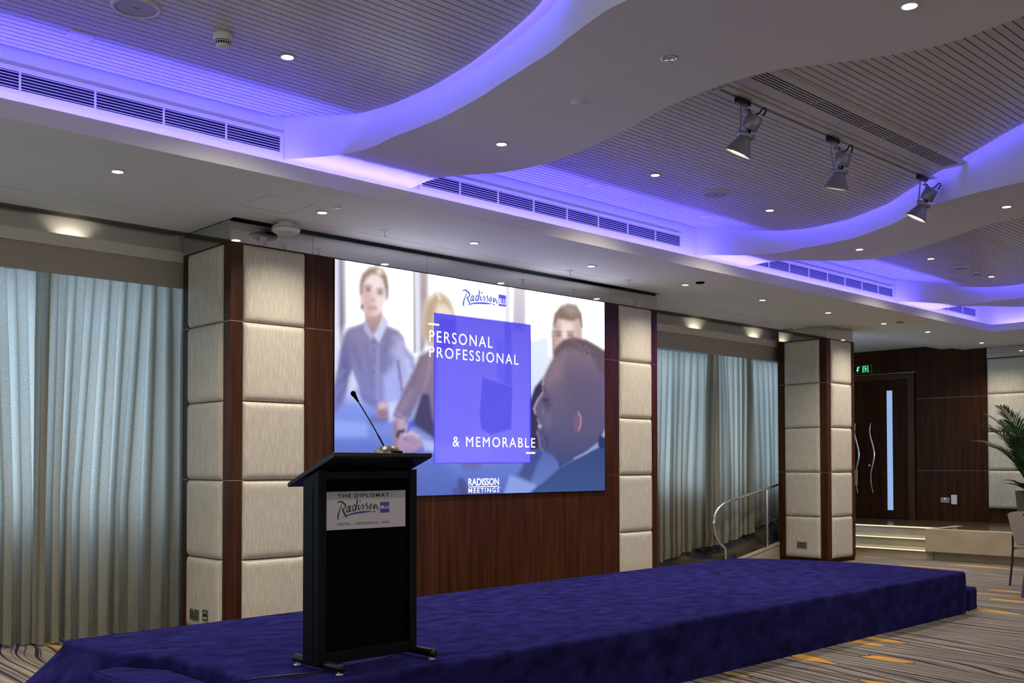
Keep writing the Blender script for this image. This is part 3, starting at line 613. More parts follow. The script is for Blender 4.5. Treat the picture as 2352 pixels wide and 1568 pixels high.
    poly([(170, 760), (215, 780), (230, 850), (200, 930), (170, 950), (140, 900)], (74, 64, 92), 0.03, h, alpha=.55); ell(196, 960, 26, 60, (122, 112, 150), 0.04, h, alpha=.6); poly([(255, 500), (330, 480), (300, 640), (200, 700), (180, 650)], (150, 128, 140), 0.05, h, alpha=.6); ell(178, 815, 22, 9, (52, 48, 80), 0.012, h); ln([(158, 700), (180, 745)], 12, (70, 60, 90), 0.01, h)
    ell(160, 900, 12, 36, (128, 122, 160), 0.02, h, alpha=.7); ell(136, 1018, 14, 14, (188, 178, 205), 0.008, h); ln([(150, 1060), (190, 1120), (195, 1180)], 10, (58, 60, 100), 0.02, h, alpha=.7)
    ell(428, 985, 30, 82, (118, 98, 130), 0.012, h, rot=0.1); ln([(436, 905), (458, 950), (455, 1010), (440, 1055)], 9, (196, 148, 160), 0.006, h)
    poly([(660, 1170), (590, 1185), (420, 1272), (286, 1348), (170, 1450), (50, 1545), (50, 1600), (700, 1600)], (60, 76, 126), 0.008, h, col2=(66, 90, 146)); poly([(590, 1150), (605, 1090), (660, 1110), (660, 1190), (600, 1190)], (48, 60, 104), 0.008, h)
    ln([(405, 1272), (500, 1225), (592, 1150)], 8, (168, 178, 224), 0.006, h)
    ell(950, 1470, 30, 70, (78, 84, 146), 0.012, rot=-.25); ell(905, 1490, 16, 26, (84, 90, 150), 0.012); ell(1000, 1330, 60, 26, (110, 110, 178), 0.02)
    blur(2); SOFT[0] = 1.0
    # translucent square
    sq = [(777, 414), (1355, 487), (1355, 1312), (777, 1318)]
    poly(sq, (80, 70, 236), 0.004, a, 0.93, col2=(128, 120, 255))
    poly([(1150, 560), (1190, 560), (1190, 800), (1150, 800)], (104, 98, 250), 0.015, a, 0.6); poly([(1200, 470), (1240, 475), (1240, 850), (1200, 840)], (82, 74, 228), 0.015, a, 0.6); poly([(800, 440), (900, 450), (915, 560), (860, 640), (800, 640)], (76, 64, 226), 0.05, a, 0.6)
    poly([(1066, 800), (1246, 862), (1240, 1110), (1120, 1145), (1060, 1110), (1050, 1020)], (88, 82, 232), 0.01, a, 0.8); poly([(1150, 560), (1250, 570), (1245, 860), (1160, 830)], (98, 92, 244), 0.02, a, 0.5)
    poly([(790, 700), (900, 660), (1020, 760), (1040, 1100), (900, 1180), (790, 1180)], (118, 110, 252), 0.05, a, 0.5)
    poly([(800, 1230), (960, 1200), (1130, 1220), (1100, 1312), (800, 1316)], (134, 128, 255), 0.02, a, 0.6)
    for p_, q_ in zip(sq, sq[1:]+sq[:1]): ln([p_, q_], 5, (70, 56, 236), 0.003)
    # dim strip where the picture darkens to the lower right
    g_ = np.random.RandomState(3).normal(0, 1, (NZ, NX, 1)); pic = np.clip(pic*(1+0.03*g_*(pic.min(-1, keepdims=True) < 0.7)), 0, 1)
    lg_a, lg_b = scr(1052, 660), scr(1172, 712)
    lo = pic.min(-1, keepdims=True)*(1-0.3*((XX > lg_a[0]) & (XX < lg_b[0]) & (ZZ < lg_a[1]+0.1) & (ZZ > lg_b[1]-0.12)))[..., None]; k = np.clip((lo-0.80)/0.18, 0, 1); k = k*k*(3-2*k)
    return NX, NZ, gx, gz, pic/L_SCREEN*(1-k)+pic*k*np.array([0.72, 0.76, 1.0])
NX, NZ, gx, gz, pic = raster()
screen = thing('led_screen', ((SX0+SX1)/2, YW-0.002, SZ0), 'large lit LED screen on the wood wall showing people at a meeting and white lettering', 'screen')
case = MB(); case.box(SX0, SX1, SY+0.0015, YW-0.0015, SZ0, SZ1); obj('casing', case, BLACKP, screen)
me = bpy.data.meshes.new('display'); o0 = ORG[screen.name]
vx = np.stack([np.tile(gx, NZ), np.full(NX*NZ, SY), np.repeat(gz, NX)], 1)-np.array(o0)
ii = np.arange(NX-1)[None, :]+NX*np.arange(NZ-1)[:, None]; fc = np.stack([ii, ii+NX, ii+NX+1, ii+1], -1).reshape(-1, 4)
me.from_pydata(vx.tolist(), [], fc.tolist()); ca = me.color_attributes.new('picture', 'FLOAT_COLOR', 'POINT')
ca.data.foreach_set('color', np.concatenate([pic.reshape(-1, 3), np.ones((NX*NZ, 1))], 1).astype(np.float32).ravel())
dm = bpy.data.materials.new('display_picture'); dm.use_nodes = True; nt = dm.node_tree; nt.nodes.remove(nt.nodes['Principled BSDF'])
at = nt.nodes.new('ShaderNodeAttribute'); at.attribute_name = 'picture'; em = nt.nodes.new('ShaderNodeEmission'); em.inputs[1].default_value = L_SCREEN*0.87
nt.links.new(at.outputs['Color'], em.inputs[0]); nt.links.new(em.outputs[0], nt.nodes['Material Output'].inputs[0])
dobj = bpy.data.objects.new('display', me); COL.objects.link(dobj); dobj.parent = screen; me.materials.append(dm)
LY = SY-0.0012
def s3(x, y): p = ony(x, y, LY); return Vector((p.x, LY, p.z))
aS = lambda x, y: s3(700+x*.38259, 560+y*.38259)
def scr_text(name, body, tl, bl, br, m, bold=0.0, space=1.0):
    t, b, r = aS(*tl), aS(*bl), aS(*br); mb = MB(); text_on(mb, body, b, Vector((r.x-b.x, 0, 0)), Vector((0, 0, t.z-b.z)), bold, space)
    for w_ in words(mb, len(body.split())): obj(name, w_, m, screen, fix=False)
scr_text('lettering', 'PERSONAL', (748, 516), (748, 586), (1127, 618), SWHITE, 0.0, 1.25)
scr_text('lettering', 'PROFESSIONAL', (748, 613), (748, 678), (1283, 722), SWHITE, 0.0, 1.25)
scr_text('lettering', '& MEMORABLE', (888, 1154), (888, 1216), (1383, 1222), SWHITE, 0.0, 1.25)
cM = lambda x, y: ((1060+x*.04677-700)/.38259, (1085+y*.04677-560)/.38259)
scr_text('lettering', 'RADISSON', cM(340, 285), cM(340, 638), cM(1840, 600), SWHITE, 0.016, 0.98)
scr_text('lettering', 'MEETINGS', cM(340, 765), cM(340, 1000), cM(1850, 950), SWHITE, 0.006, 1.3)
mb = MB()
for (p, q, h) in (((742, 473), (807, 481), 11), ((1328, 1249), (1383, 1249), 10), (cM(345, 685), cM(1840, 640), 4.5), (cM(1862, 725), cM(1910, 735), 4)):
    A, B = aS(*p), aS(*q); C_ = aS(p[0], p[1]+h); z1, z0 = A.z, C_.z
    mb = MB(); mb.add([(A.x, LY, z1), (B.x, LY, z1), (B.x, LY, z0), (A.x, LY, z0)], [(0, 1, 2, 3)]); obj('white_bar', mb, SWHITE, screen)
lg = lambda x, y: s3(1050+x*.05527, 650+y*.05527)
mb = MB()
for pts, wdt in LOGO: stroke(mb, pts, wdt, lg)
obj('script_lettering', mb, SBLUE, screen, fix=False)
mb = MB()
for pts, wdt in SWASH: stroke(mb, pts, wdt, lg)
obj('underline', mb, SVIO, screen, fix=False)
A, B, D = lg(1722, 470), lg(2028, 518), lg(1722, 940); mb = MB(); mb.add([(A.x, LY, A.z), (B.x, LY, A.z), (B.x, LY, D.z), (A.x, LY, D.z)], [(0, 1, 2, 3)]); obj('blue_square', mb, SVIO, screen)
mb = MB(); zc = (A.z*0.44+D.z*0.56); text_on(mb, 'BLU', (A.x+0.005, LY-0.001, zc-0.03), (B.x-A.x-0.014, 0, 0), (0, 0, 0.055), 0.0, 1.0); obj('lettering', mb, SWHITE, screen, fix=False)

# ================================================================== stage with carpet
ST = 0.372
def round_poly(pts, rr, n=5):
    out = []; m = len(pts)
    for i in range(m):
        p0, p, p1 = Vector(pts[i-1]), Vector(pts[i]), Vector(pts[(i+1) % m]); r = rr[i] if isinstance(rr, (list, tuple)) else rr
        a = (p0-p).normalized()*r; b = (p1-p).normalized()*r
        for k in range(n+1):
            t = k/n; out.append(tuple((p+a)*(1-t)**2+p*2*t*(1-t)+(p+b)*t*t))
    return out
def carpeted(name, outline, z, label, cat, flare=0.0, rad=0.03, zb=0.0, wob=0.006):
    """carpet wrapped block: flat top, rolled edge, slightly wavy skirt"""
    m = MB(); n = len(outline); c = Vector((sum(p[0] for p in outline)/n, sum(p[1] for p in outline)/n))
    rings = []
    P = [Vector(p) for p in outline]
    N = []
    for i in range(n):
        t = (P[(i+1) % n]-P[i-1]).normalized(); N.append(Vector((t.y, -t.x)))
    for (ins, zz) in [(rad*1.0, z), (rad*0.45, z-rad*0.12), (rad*0.12, z-rad*0.45), (0, z-rad)]+[(-1-0.1*k, z-rad-(z-rad-zb)*k/8) for k in range(1, 9)]:
        ring = []
        for i, p in enumerate(P):
            if ins >= 0: q = p-N[i]*ins
            else:
                k = -ins-1; dd = 0.0
                if flare and N[i].x < -0.2: dd = flare*(k/0.8)**1.1*min(1, max(0, (p.y-5.15)/0.35))
                q = p+N[i]*(dd+wob*math.sin(i*1.7+k*4)*math.sin(i*0.53))
            ring.append((q.x, q.y, zz))
        rings.append(ring)
    vs = [v for r_ in rings for v in r_]
    m.add(vs, [(j*n+i, j*n+(i+1) % n, (j+1)*n+(i+1) % n, (j+1)*n+i) for j in range(len(rings)-1) for i in range(n)], True)
    m.add(rings[0], [tuple(range(n))]); m.add(rings[-1], [tuple(range(n-1, -1, -1))])
    return one(name, m, BLUEC, label, cat)
def dense(pts, step=0.12):
    out = []
    for i in range(len(pts)):
        p, q = Vector(pts[i]), Vector(pts[(i+1) % len(pts)]); k = max(1, int((q-p).length/step)); out += [tuple(p+(q-p)*j/k) for j in range(k)]
    return out
stage_out = dense(round_poly([(2.34, 3.86), (9.31, 3.86), (9.42, 5.02), (8.98, 6.10), (2.08, 5.86), (2.16, 5.28), (2.33, 4.95)], [0.06, 0.05, 0.45, 0.25, 0.12, 0.1, 0.1]))
carpeted('stage', stage_out, ST, 'long low stage covered in deep blue carpet in front of the screen wall', 'stage', flare=0.36)
carpeted('stage_step', dense(round_poly([(9.43, 3.90), (9.68, 3.92), (9.60, 4.8), (9.45, 4.8)], 0.03)), 0.20, 'small blue carpeted step at the far right end of the stage', 'step', wob=0.003)
# near step, wholly beside the left end of the stage
carpeted('stage_step', dense(round_poly([(1.99, 3.40), (2.315, 3.40), (2.315, 4.93), (2.17, 5.18), (1.99, 5.18)], 0.03)), 0.318, 'blue carpeted step at the near left end of the stage, at the bottom edge', 'step', wob=0.003)

# ================================================================== lectern
LX0, LX1 = 2.648, 3.232; LYF = 4.10
lec = thing('lectern', (2.94, 4.14, ST), 'black lectern with tilted top and hotel sign standing on the blue stage', 'lectern')
top = MB()
def tilt(y): return 1.400-(y-3.955)*(1.400-1.2565)/0.40
top.prism([(3.955, 1.3995), (3.965, 1.401), (4.35, 1.258), (4.362, 1.245), (4.352, 1.234), (3.962, 1.374), (3.95, 1.382)], 0, 2.636, 3.212); obj('top', top, BLACKM, lec, bevel=0.004)
for k, x in enumerate((LX0, LX1-0.045)):
    p = MB(); p.prism([(LYF, ST+0.03), (LYF+0.135, ST+0.03), (LYF+0.135, tilt(LYF+0.135)-0.028), (LYF, tilt(LYF)-0.028)], 0, x, x+0.045)
    obj('side_post', p, BLACK, lec, bevel=0.003)
    g = MB(); gx_ = x-0.001 if k == 0 else x+0.046; g.box(gx_, gx_+0.0015, LYF+0.045, LYF+0.050, ST+0.04, 1.24); obj('groove', g, BLACKP, lec)
    ft = MB(); fx = 2.690 if k == 0 else 3.235
    ft.tube([(fx-0.012, 4.345, ST+0.034), (fx+0.004, 3.985, ST+0.034)], 0.021, 14); obj('foot', ft, BLACKM, lec)
    kn = MB(); kn.lathe([(0.0, -0.012), (0.014, -0.012), (0.022, -0.006), (0.024, 0.004), (0.022, 0.012), (0.012, 0.019), (0, 0.021)], (fx+0.004, 3.982, ST+0.034), 16, (0.04, -1, 0)); obj('end_cap', kn, BLACKM, lec)
    for yy in (3.992, 4.33):
        gl = MB(); gl.lathe([(0, 0.012), (0.008, 0.012), (0.008, 0.004), (0.017, 0.003), (0.018, 0.0), (0, 0.0)], (fx+(0.004 if yy < 4.1 else -0.011), yy, ST+0.001), 14); obj('glide', gl, WHITEP, lec)
pn = MB(); pn.box(LX0+0.045, LX1-0.045, LYF+0.022, LYF+0.04, ST+0.075, 1.33); obj('front_panel', pn, BLACKP, lec)
rl = MB(); rl.box(LX0+0.045, LX1-0.045, LYF+0.004, LYF+0.05, ST+0.03, ST+0.085); obj('bottom_rail', rl, BLACK, lec, bevel=0.003)
rl = MB(); rl.box(LX0+0.045, LX1-0.045, LYF+0.006, LYF+0.05, 1.272, 1.312); obj('top_rail', rl, BLACK, lec, bevel=0.003)
SGY = LYF+0.012
sA, sB = ony(743.5, 1129.5, SGY), ony(931, 1208, SGY)
sg = MB(); sg.box(sA.x, sB.x, SGY, SGY+0.009, sB.z, sA.z); sign = obj('sign_board', sg, SIGNW, lec)
TY = SGY-0.0008
def sg3(x, y): p = ony(740+x*.08503, 1110+y*.08503, TY); return Vector((p.x, TY, p.z))
def sg_text(body, tl, bl, br, m, bold, space=1.0):
    t, b, r = sg3(*tl), sg3(*bl), sg3(*br); mb = MB(); text_on(mb, body, b, Vector((r.x-b.x, 0, 0)), Vector((0, 0, t.z-b.z)), bold, space)
    for w_ in words(mb, len(body.split())): obj('lettering', w_, m, sign, fix=False)
sg_text('THE DIPLOMAT', (415, 288), (415, 388), (1812, 352), INKB, 0.035, 1.3)
sg_text('HOTEL \u2022 RESIDENCE \u2022 SPA', (415, 1070), (415, 1140), (1815, 1072), INKB, 0.0, 1.1)
a0, a1, a2 = sg3(405, 555), sg3(1530, 745), sg3(450, 980)
k0, k1 = lg(230, 290), lg(1680, 850)
def lsg(x, y):      # the same brush logo, scaled from the screen to the sign
    p = lg(x, y); s_ = (a1.x-a0.x)/(k1.x-k0.x); zref = lg(280, 970).z
    return Vector((a0.x+(p.x-k0.x)*s_, TY, a2.z+(p.z-zref)*s_*1.02))
mb = MB()
for pts, wdt in LOGO: stroke(mb, pts, wdt, lsg)
obj('script_lettering', mb, INKB, sign, fix=False)
mb = MB()
for pts, wdt in SWASH: stroke(mb, pts, wdt, lsg)
obj('underline', mb, INKU, sign, fix=False)
A, B, D = sg3(1568, 503), sg3(1812, 497), sg3(1568, 788); mb = MB(); mb.add([(A.x, TY, A.z), (B.x, TY, A.z), (B.x, TY, D.z), (A.x, TY, D.z)], [(0, 1, 2, 3)]); obj('blue_square', mb, INKU, sign)
mb = MB(); text_on(mb, 'BLU', (A.x+0.004, TY-0.0006, D.z+0.020), (B.x-A.x-0.008, 0, 0), (0, 0, 0.0155)); obj('lettering', mb, INKW, sign, fix=False)
# microphone
mpos = Vector((3.005, 4.045, tilt(4.045)+0.004))
mic = thing('gooseneck_microphone', mpos, 'gooseneck conference microphone with silver domed base on the lectern top', 'microphone')
nb = Vector((0, -0.33, -0.94))*-1; ax_ = Vector((0, 0.337, 0.941))
d = MB(); dome = [(0.0, 0.064), (0.02, 0.063), (0.04, 0.057), (0.058, 0.044), (0.072, 0.024), (0.079, 0.006), (0.078, 0.0), (0, 0.0)]
d.lathe([(r_, h) for r_, h in dome], mpos, 32, ax_); base = obj('base', d, MICG, mic)
sl_ = MB(); sl_.lathe([(0, 0.0), (0.006, 0.0), (0.006, 0.006), (0, 0.006)], (0, 0, 0), 8)
q = MB(); q.box(mpos.x-0.03, mpos.x+0.03, mpos.y-0.083, mpos.y-0.052, mpos.z+0.026, mpos.z+0.037); obj('button_slot', q, BLACKP, base)
q = MB(); text_on(q, 'BOSCH', (mpos.x-0.018, mpos.y-0.0625, mpos.z+0.047), (0.048, 0, 0), (0, 0.012, 0.0085), 0.02); obj('lettering', q, INKB, base, fix=False)
nk = [mpos+Vector((-0.012, 0.012, 0.062))]; tgt = ony(816, 911, 4.06)
st_ = nk[0]
pth = [st_+(tgt-st_)*t+Vector((0.010*math.sin(math.pi*t), 0, -0.008*math.sin(math.pi*t))) for t in [i/14 for i in range(15)]]
q = MB(); q.tube(pth, [0.0042]*4+[0.0030]*11, 10); obj('gooseneck', q, BLACKM, mic)
dr = (pth[-1]-pth[-3]).normalized(); q = MB()
q.lathe([(0, -0.028), (0.005, -0.028), (0.0065, -0.01), (0.0085, -0.008), (0.0085, 0.004), (0.011, 0.008), (0.0125, 0.018), (0.0115, 0.026), (0.006, 0.031), (0, 0.032)], pth[-1], 16, dr); obj('capsule', q, BLACKP, mic)
# cable on the stage
pp = [(562, 1562), (610, 1555), (660, 1550), (712, 1545), (770, 1537), (830, 1520), (880, 1512), (912, 1503)]
pth = [onz(x, y, ST+0.008) for x, y in pp]; q = MB()
cs = []
for i in range(len(pth)-1):
    for k in range(5): t = k/5; cs.append(pth[i]*(1-t)+pth[i+1]*t+Vector((0.006*math.sin((i*5+k)*0.7), 0, 0)))
q.tube(cs, 0.004, 8); one('cable', q, BLACKM, 'thin black cable lying on the stage behind the lectern feet', 'cable')

# ================================================================== curtains
def curtain(x0, x1, yc, zb, zt, label, seed, group):
    """pinch pleated: rounded lobes towards the room with narrow dark creases between them"""
    rnd = random.Random(seed); W = x1-x0; n = max(40, int(W/0.0046)); nz = 36
    nf = max(3, round(W/0.128)); wd = [rnd.uniform(0.8, 1.2) for _ in range(nf)]; sw = sum(wd); edges = [0.0]
    for w_ in wd: edges.append(edges[-1]+w_/sw)
    wd2 = [rnd.uniform(0.45, 1.55) for _ in range(nf)]; sw2 = sum(wd2); e2 = [0.0]
    for w_ in wd2: e2.append(e2[-1]+w_/sw2)
    amp = [rnd.uniform(0.75, 1.2) for _ in range(nf)]; p1, p2 = rnd.random()*6, rnd.random()*6
    def fn(u, v):
        t = 1-v; k = min(1.0, t*1.6)
        i = max(j for j in range(nf) if edges[j] <= u+1e-9); f = min(1.0, max(0.0, (u-edges[i])/(edges[i+1]-edges[i])))
        ua = (edges[i]*(1-k*0.75)+e2[i]*k*0.75); ub = (edges[i+1]*(1-k*0.75)+e2[i+1]*k*0.75)
        x = x0+W*(ua+(ub-ua)*f)
        A = (0.020+0.020*min(1, t*5)+0.012*k)*amp[i]; tp = max(0.0, 1-t*3.5)
        x = x0+W*(ua+(ub-ua)*(f+(0.092-0.02*tp)*math.sin(4*math.pi*f)))
        y = yc+A*(math.cos(2*math.pi*f)+0.25*math.cos(4*math.pi*f))
        y += 0.022*k*math.sin(x*7.3+p1)+0.006*k*math.sin(x*31+t*2.2+p2)
        if t > 0.80: y += 0.0045*(t-0.80)/0.2*(math.sin(x*61+t*40)+math.sin(x*37-t*75))
        zbb = zb(x) if callable(zb) else zb
        if abs(t-0.955) < 0.012: y -= 0.004
        return (x, y, zbb+(zt-zbb)*v+0.010*math.sin(x*19+p1)*(1-v)**10)
    m = MB(); m.grid(fn, n, nz)
    o = obj('curtain', m, CURT, fix=False); tag(o, label, 'curtain', group); return o
g = 'linen curtains over the windows'
xm = ony(79, 1000, 7.95).x
curtain(-1.2, xm+0.14, 8.05, 0.02, 2.80, 'pale blue grey linen curtain at the left edge, left of the narrow dark gap', 3, g)
curtain(xm+0.004, 3.95, 7.935, 0.02, 2.80, 'pale blue grey linen curtain hanging beside the left padded column', 11, g)
rz = lambda x: 0.04+max(0.0, (x-9.95))*0.158
b1, b2 = ony(1622, 1000, 8.03).x, ony(1707, 1000, 8.03).x
curtain(8.60, b1+0.34, 8.15, rz, 2.80, 'pale curtain right of the screen, first from the padded column, gathered at its right edge', 21, g)
curtain(b1+0.006, b2+0.2, 7.985, rz, 2.80, 'middle pale curtain above the ramp handrail, between two dark gaps', 31, g)
curtain(b2+0.006, 13.5, 8.15, rz, 2.80, 'pale curtain farthest right, beside the free standing column', 41, g)
# ramp with kerb and handrail
YR = 7.80
def kz(x): return 0.085+(x-11.73)*0.166
m = MB(); m.add([(10.9, YR+0.03, -0.05), (13.3, YR+0.03, kz(13.3)-0.03), (13.3, 8.2, rz(13.3)-0.02), (10.0, 8.2, 0.0), (10.0, YR+0.03, 0.0), (10.9, YR+0.03, -0.06), (13.3, YR+0.03, -0.06), (13.3, 8.2, -0.06), (10.0, 8.2, -0.06), (10.0, YR+.03, -0.06)],
             [(0, 1, 2, 3, 4), (0, 5, 6, 1), (1, 6, 7, 2), (2, 7, 8, 3), (3, 8, 9, 4), (4, 9, 5, 0), (5, 9, 8, 7, 6)])
struct('floor_ramp', m, RAMPC)
m = MB(); m.prism([(11.22, 0.0), (13.3, 0.0), (13.3, kz(13.3)), (11.22, kz(11.22))], 1, YR-0.03, YR+0.03); m.prism([(11.22, kz(11.22)), (13.3, kz(13.3)), (13.3, kz(13.3)+0.02), (11.22, kz(11.22)+0.02)], 1, YR-0.04, YR+0.04); struct('trim_10', m, CREAM)
hr = thing('handrail', (11.5, YR, 0), 'polished steel handrail of the ramp, curling down beside the curtains', 'handrail')
pts = [(1830, 1096), (1788, 1112), (1745, 1127), (1705, 1141), (1675, 1151), (1655, 1162), (1643, 1180), (1639, 1203), (1643, 1228), (1651, 1245), (1660, 1254), (1665, 1262)]
pw = [ony(x, y, YR) for x, y in pts]; pw.append(Vector((pw[-1].x+0.005, YR, 0.0))); sm_ = []
for i in range(len(pw)-1):
    p0, p1, p2, p3 = pw[max(i-1, 0)], pw[i], pw[i+1], pw[min(i+2, len(pw)-1)]
    for k in range(5): t = k/5; sm_.append(0.5*((2*p1)+(p2-p0)*t+(2*p0-5*p1+4*p2-p3)*t*t+(3*p1-p0-3*p2+p3)*t**3))
sm_.append(pw[-1]); q = MB(); q.tube(sm_, 0.021, 12); obj('rail', q, CHROME, hr)
pt, pb = ony(1762, 1122, YR), ony(1762, 1257, YR); q = MB(); q.tube([(pb.x, YR, kz(pb.x)+0.01), (pb.x, YR, pt.z)], 0.018, 12); obj('post', q, CHROME, hr)
q = MB(); q.lathe([(0.0, 0.012), (0.03, 0.012), (0.04, 0.0), (0, 0)], (pb.x, YR, kz(pb.x)+0.018), 16); obj('base_flange', q, CHROME, hr)

# ================================================================== far wall, door, steps
w = MB()
yy = [-8, 6.655, 7.838, 9.2]
for a, b in ((6.657, 7.836),):
    for z0, z1 in ((0, 1.214), (1.218, 2.425), (2.429, 3.34)): w.box(XW, XW+0.04, a, b, z0, z1)
w.box(XW, XW+0.04, 7.84, 9.2, 2.885, 3.36); w.box(XW, XW+0.04, -8, 6.653, 0, 3.34)
struct('wall_right', w, WOODD, bevel=0.001)
w = MB(); w.box(XW+0.04, XW+0.2, -8, 9.2, 0, 3.4); struct('wall_right_core', w, WOODD)
t = MB(); t.box(XW-0.001, XW+0.02, 6.657, 7.836, 2.4262, 2.4278); t.box(XW-0.001, XW+0.02, 6.657, 7.836, 1.2154, 1.2168); t.box(XW-0.004, XW+.02, 7.84, 9.2, 2.886, 2.892); struct('trim_11', t, METAL)
# padded wall on the right of the wood
pw_ = thing('padded_wall_panel', (XW, 5.0, 0.6), 'cream padded wall panels behind the potted palm', 'wall panel')
zpw = [0.613, 1.222, 1.836, 2.449, 3.02]
for (ya, yb_) in ((6.65, 5.30), (5.30, 3.95), (3.95, 2.6)):
    for j in range(4):
        p = MB(); pad_mb(p, (XW, ya-0.002, zpw[j]+0.002), (0, -(ya-yb_-0.004), 0), (0, 0, zpw[j+1]-zpw[j]-0.004), (-1, 0, 0)); obj('pad', p, PAD, pw_, fix=False)
m = MB(); m.box(XW-0.012, XW-0.001, 1.0, 6.65, 3.03, ZS-0.001); struct('trim_12', m, MIRROR)
# door: frame, two leaves
D0, D1 = 7.983, 9.2
fr = MB(); fr.box(XW-0.02, XW+0.04, 7.858, 7.975, ZPL, 2.88); fr.box(XW-0.02, XW+0.04, 7.975, 9.2, 2.775, 2.88)
door = struct('door_1', fr, WOODF, bevel=0.004)
MEET = 8.738
for k, (ya, yb_) in enumerate(((7.985, MEET-0.002), (MEET+0.002, 9.2))):
    lf = MB()
    g0, g1 = (8.257, 8.362) if k == 0 else (9.05, 9.15)
    for a, b in ((ya, g0), (g1, yb_)):
        for z0, z1 in ((ZPL+0.012, 0.508), (0.511, 1.062), (1.066, 1.392), (1.396, 2.628), (2.632, 2.772)): lf.box(XW+0.012, XW+0.04, a, b, z0, z1)
    lf.box(XW+0.012, XW+0.04, g0, g1, ZPL+0.012, 0.53); lf.box(XW+0.012, XW+0.04, g0, g1, 2.595, 2.772)
    leaf = obj('leaf', lf, WOODD, door, bevel=0.001)
    gs = MB(); gs.box(XW+0.02, XW+0.03, g0, g1, 0.53, 2.595); obj('glass_strip', gs, GLASSF, leaf)
    hd = MB(); hy = 8.60 if k == 0 else 8.885
    hp = [(XW-0.045, hy+0.045*math.sin(2.0*math.pi*1.45*t+0.6)*(1.0-0.35*t), 2.04-1.22*t) for t in [i/40 for i in range(41)]]
    hd.tube(hp, [0.006+0.013*math.sin(math.pi*min(1, t*1.15+0.02)) for t in [i/40 for i in range(41)]], 12); obj('handle', hd, CHROME, leaf)
    bk = MB()
    for j in (9, 31): bk.tube([hp[j], (XW+0.014, hp[j][1], hp[j][2])], 0.007, 10)
    obj('handle_mount', bk, CHROME, leaf)
lk = MB(); lk.lathe([(0, 0.03), (0.02, 0.028), (0.026, 0.01), (0.028, 0)], (XW+0.012, 8.68, 1.30), 18, (-1, 0, 0)); obj('lock', lk, CHROME, door)
q = MB(); q.box(XW-0.06, XW-0.055, 8.87, 9.02, 0.955, 1.215); one('hanging_card', q, VINYL, 'small beige card hanging on the door handle beside the column', 'card')
# exit sign
ex = thing('exit_sign', (XW, 8.75, 2.93), 'green emergency exit sign with running figure and arrow over the door', 'exit sign')
q = MB(); q.box(XW-0.03, XW-0.0005, 8.605, 9.05, 2.925, 3.062); obj('frame', q, GREYP, ex, bevel=0.003)
q = MB(); q.box(XW-0.032, XW-0.03, 8.618, 9.037, 2.938, 3.05); obj('face', q, BLACKP, ex)
def eg(pts):
    P = [(XW-0.033, onx(1760+x*.1339, 690+y*.1339, XW-0.033).y, onx(1760+x*.1339, 690+y*.1339, XW-0.033).z) for x, y in pts]; return P
q = MB()
for pts in ([(1568, 1140), (1605, 1138), (1605, 1158), (1580, 1160), (1580, 1185), (1595, 1190), (1565, 1228), (1538, 1195), (1556, 1192), (1556, 1150)],):
    P = eg(pts); q.add(P, [tuple(range(len(P)))])
obj('arrow', q, GREENL, ex)
q = MB()
for pts in ([(1650, 1128), (1668, 1126), (1668, 1228), (1650, 1230)], [(1668, 1126), (1735, 1120), (1735, 1130), (1668, 1136)], [(1735, 1120), (1748, 1119), (1756, 1222), (1740, 1224)],
            [(1682, 1138), (1694, 1134), (1698, 1148), (1686, 1152)], [(1698, 1150), (1716, 1150), (1712, 1185), (1694, 1185)], [(1698, 1152), (1704, 1158), (1680, 1176), (1674, 1168)], [(1714, 1152), (1728, 1168), (1722, 1172), (1708, 1162)],
            [(1698, 1180), (1710, 1186), (1684, 1228), (1672, 1226)], [(1706, 1180), (1726, 1196), (1722, 1222), (1714, 1222), (1714, 1200), (1700, 1190)]):
    P = eg(pts); q.add(P, [tuple(range(len(P)))])
obj('running_figure', q, GREENL, ex)
p = onx(2171, 1148, XW-0.002); socket((XW-0.001, p.y, p.z), (0, -1, 0), (-1, 0, 0), 'double power socket on the dark wood wall left of the potted palm')
p0, p1 = onx(2186, 1136, XW), onx(2199, 1158, XW); q = MB(); q.box(XW-0.03, XW-0.0005, p0.y, p1.y, p1.z, p0.z); one('wall_control_box', q, WHITEP, 'small white box on the wood wall, right of the power socket', 'wall box', bevel=0.004)
# steps and planter wall
XF = [14.06, 14.52, 15.05]; RH = ZPL/3
s = MB()
for i in range(3): s.box(XF[i], (XF[i+1] if i < 2 else XW), 6.30, 9.2, (RH*i if i else 0), RH*(i+1)-0.022 if i < 2 else ZPL-0.022)
for i in range(1, 3): s.box(XF[i], XW, 6.30, 9.2, 0, RH*i)
st_o = struct('floor_steps', s, CREAM)
t = MB()
for i in range(3): t.box(XF[i]-0.02, (XF[i+1] if i < 2 else XF[i]+0.05), 6.30, 9.2, RH*(i+1)-0.02, RH*(i+1))
obj('tread', t, CREAM, st_o)
t = MB()
for i in range(3): t.box(XF[i]-0.024, XF[i]-0.019, 6.31, 9.2, RH*(i+1)-0.017, RH*(i+1)-0.003)
obj('nosing_light', t, STEPL, st_o)
t = MB(); t.box(XF[2]+0.05, XW, 6.30, 9.2, ZPL-0.02, ZPL); t.box(15.0, XW, -2, 6.30, ZPL-0.02, ZPL); obj('platform_top', t, GRAN, st_o)
pl = thing('planter_wall', (14.3, 4, 0), 'low cream marble wall with overhanging block beside the steps', 'low wall')
q = MB(); q.box(13.99, 15.0, -2, 6.375, 0.115, 0.43); obj('block', q, CREAM, pl, bevel=0.004)
q = MB(); q.box(14.09, 15.0, -2, 6.33, 0, 0.115); obj('plinth', q, CREAM, pl)
q = MB(); q.box(14.12, 16.0, -2, 6.25, 0.425, 0.4305) ; obj('granite_inset', q, GRAN, pl)
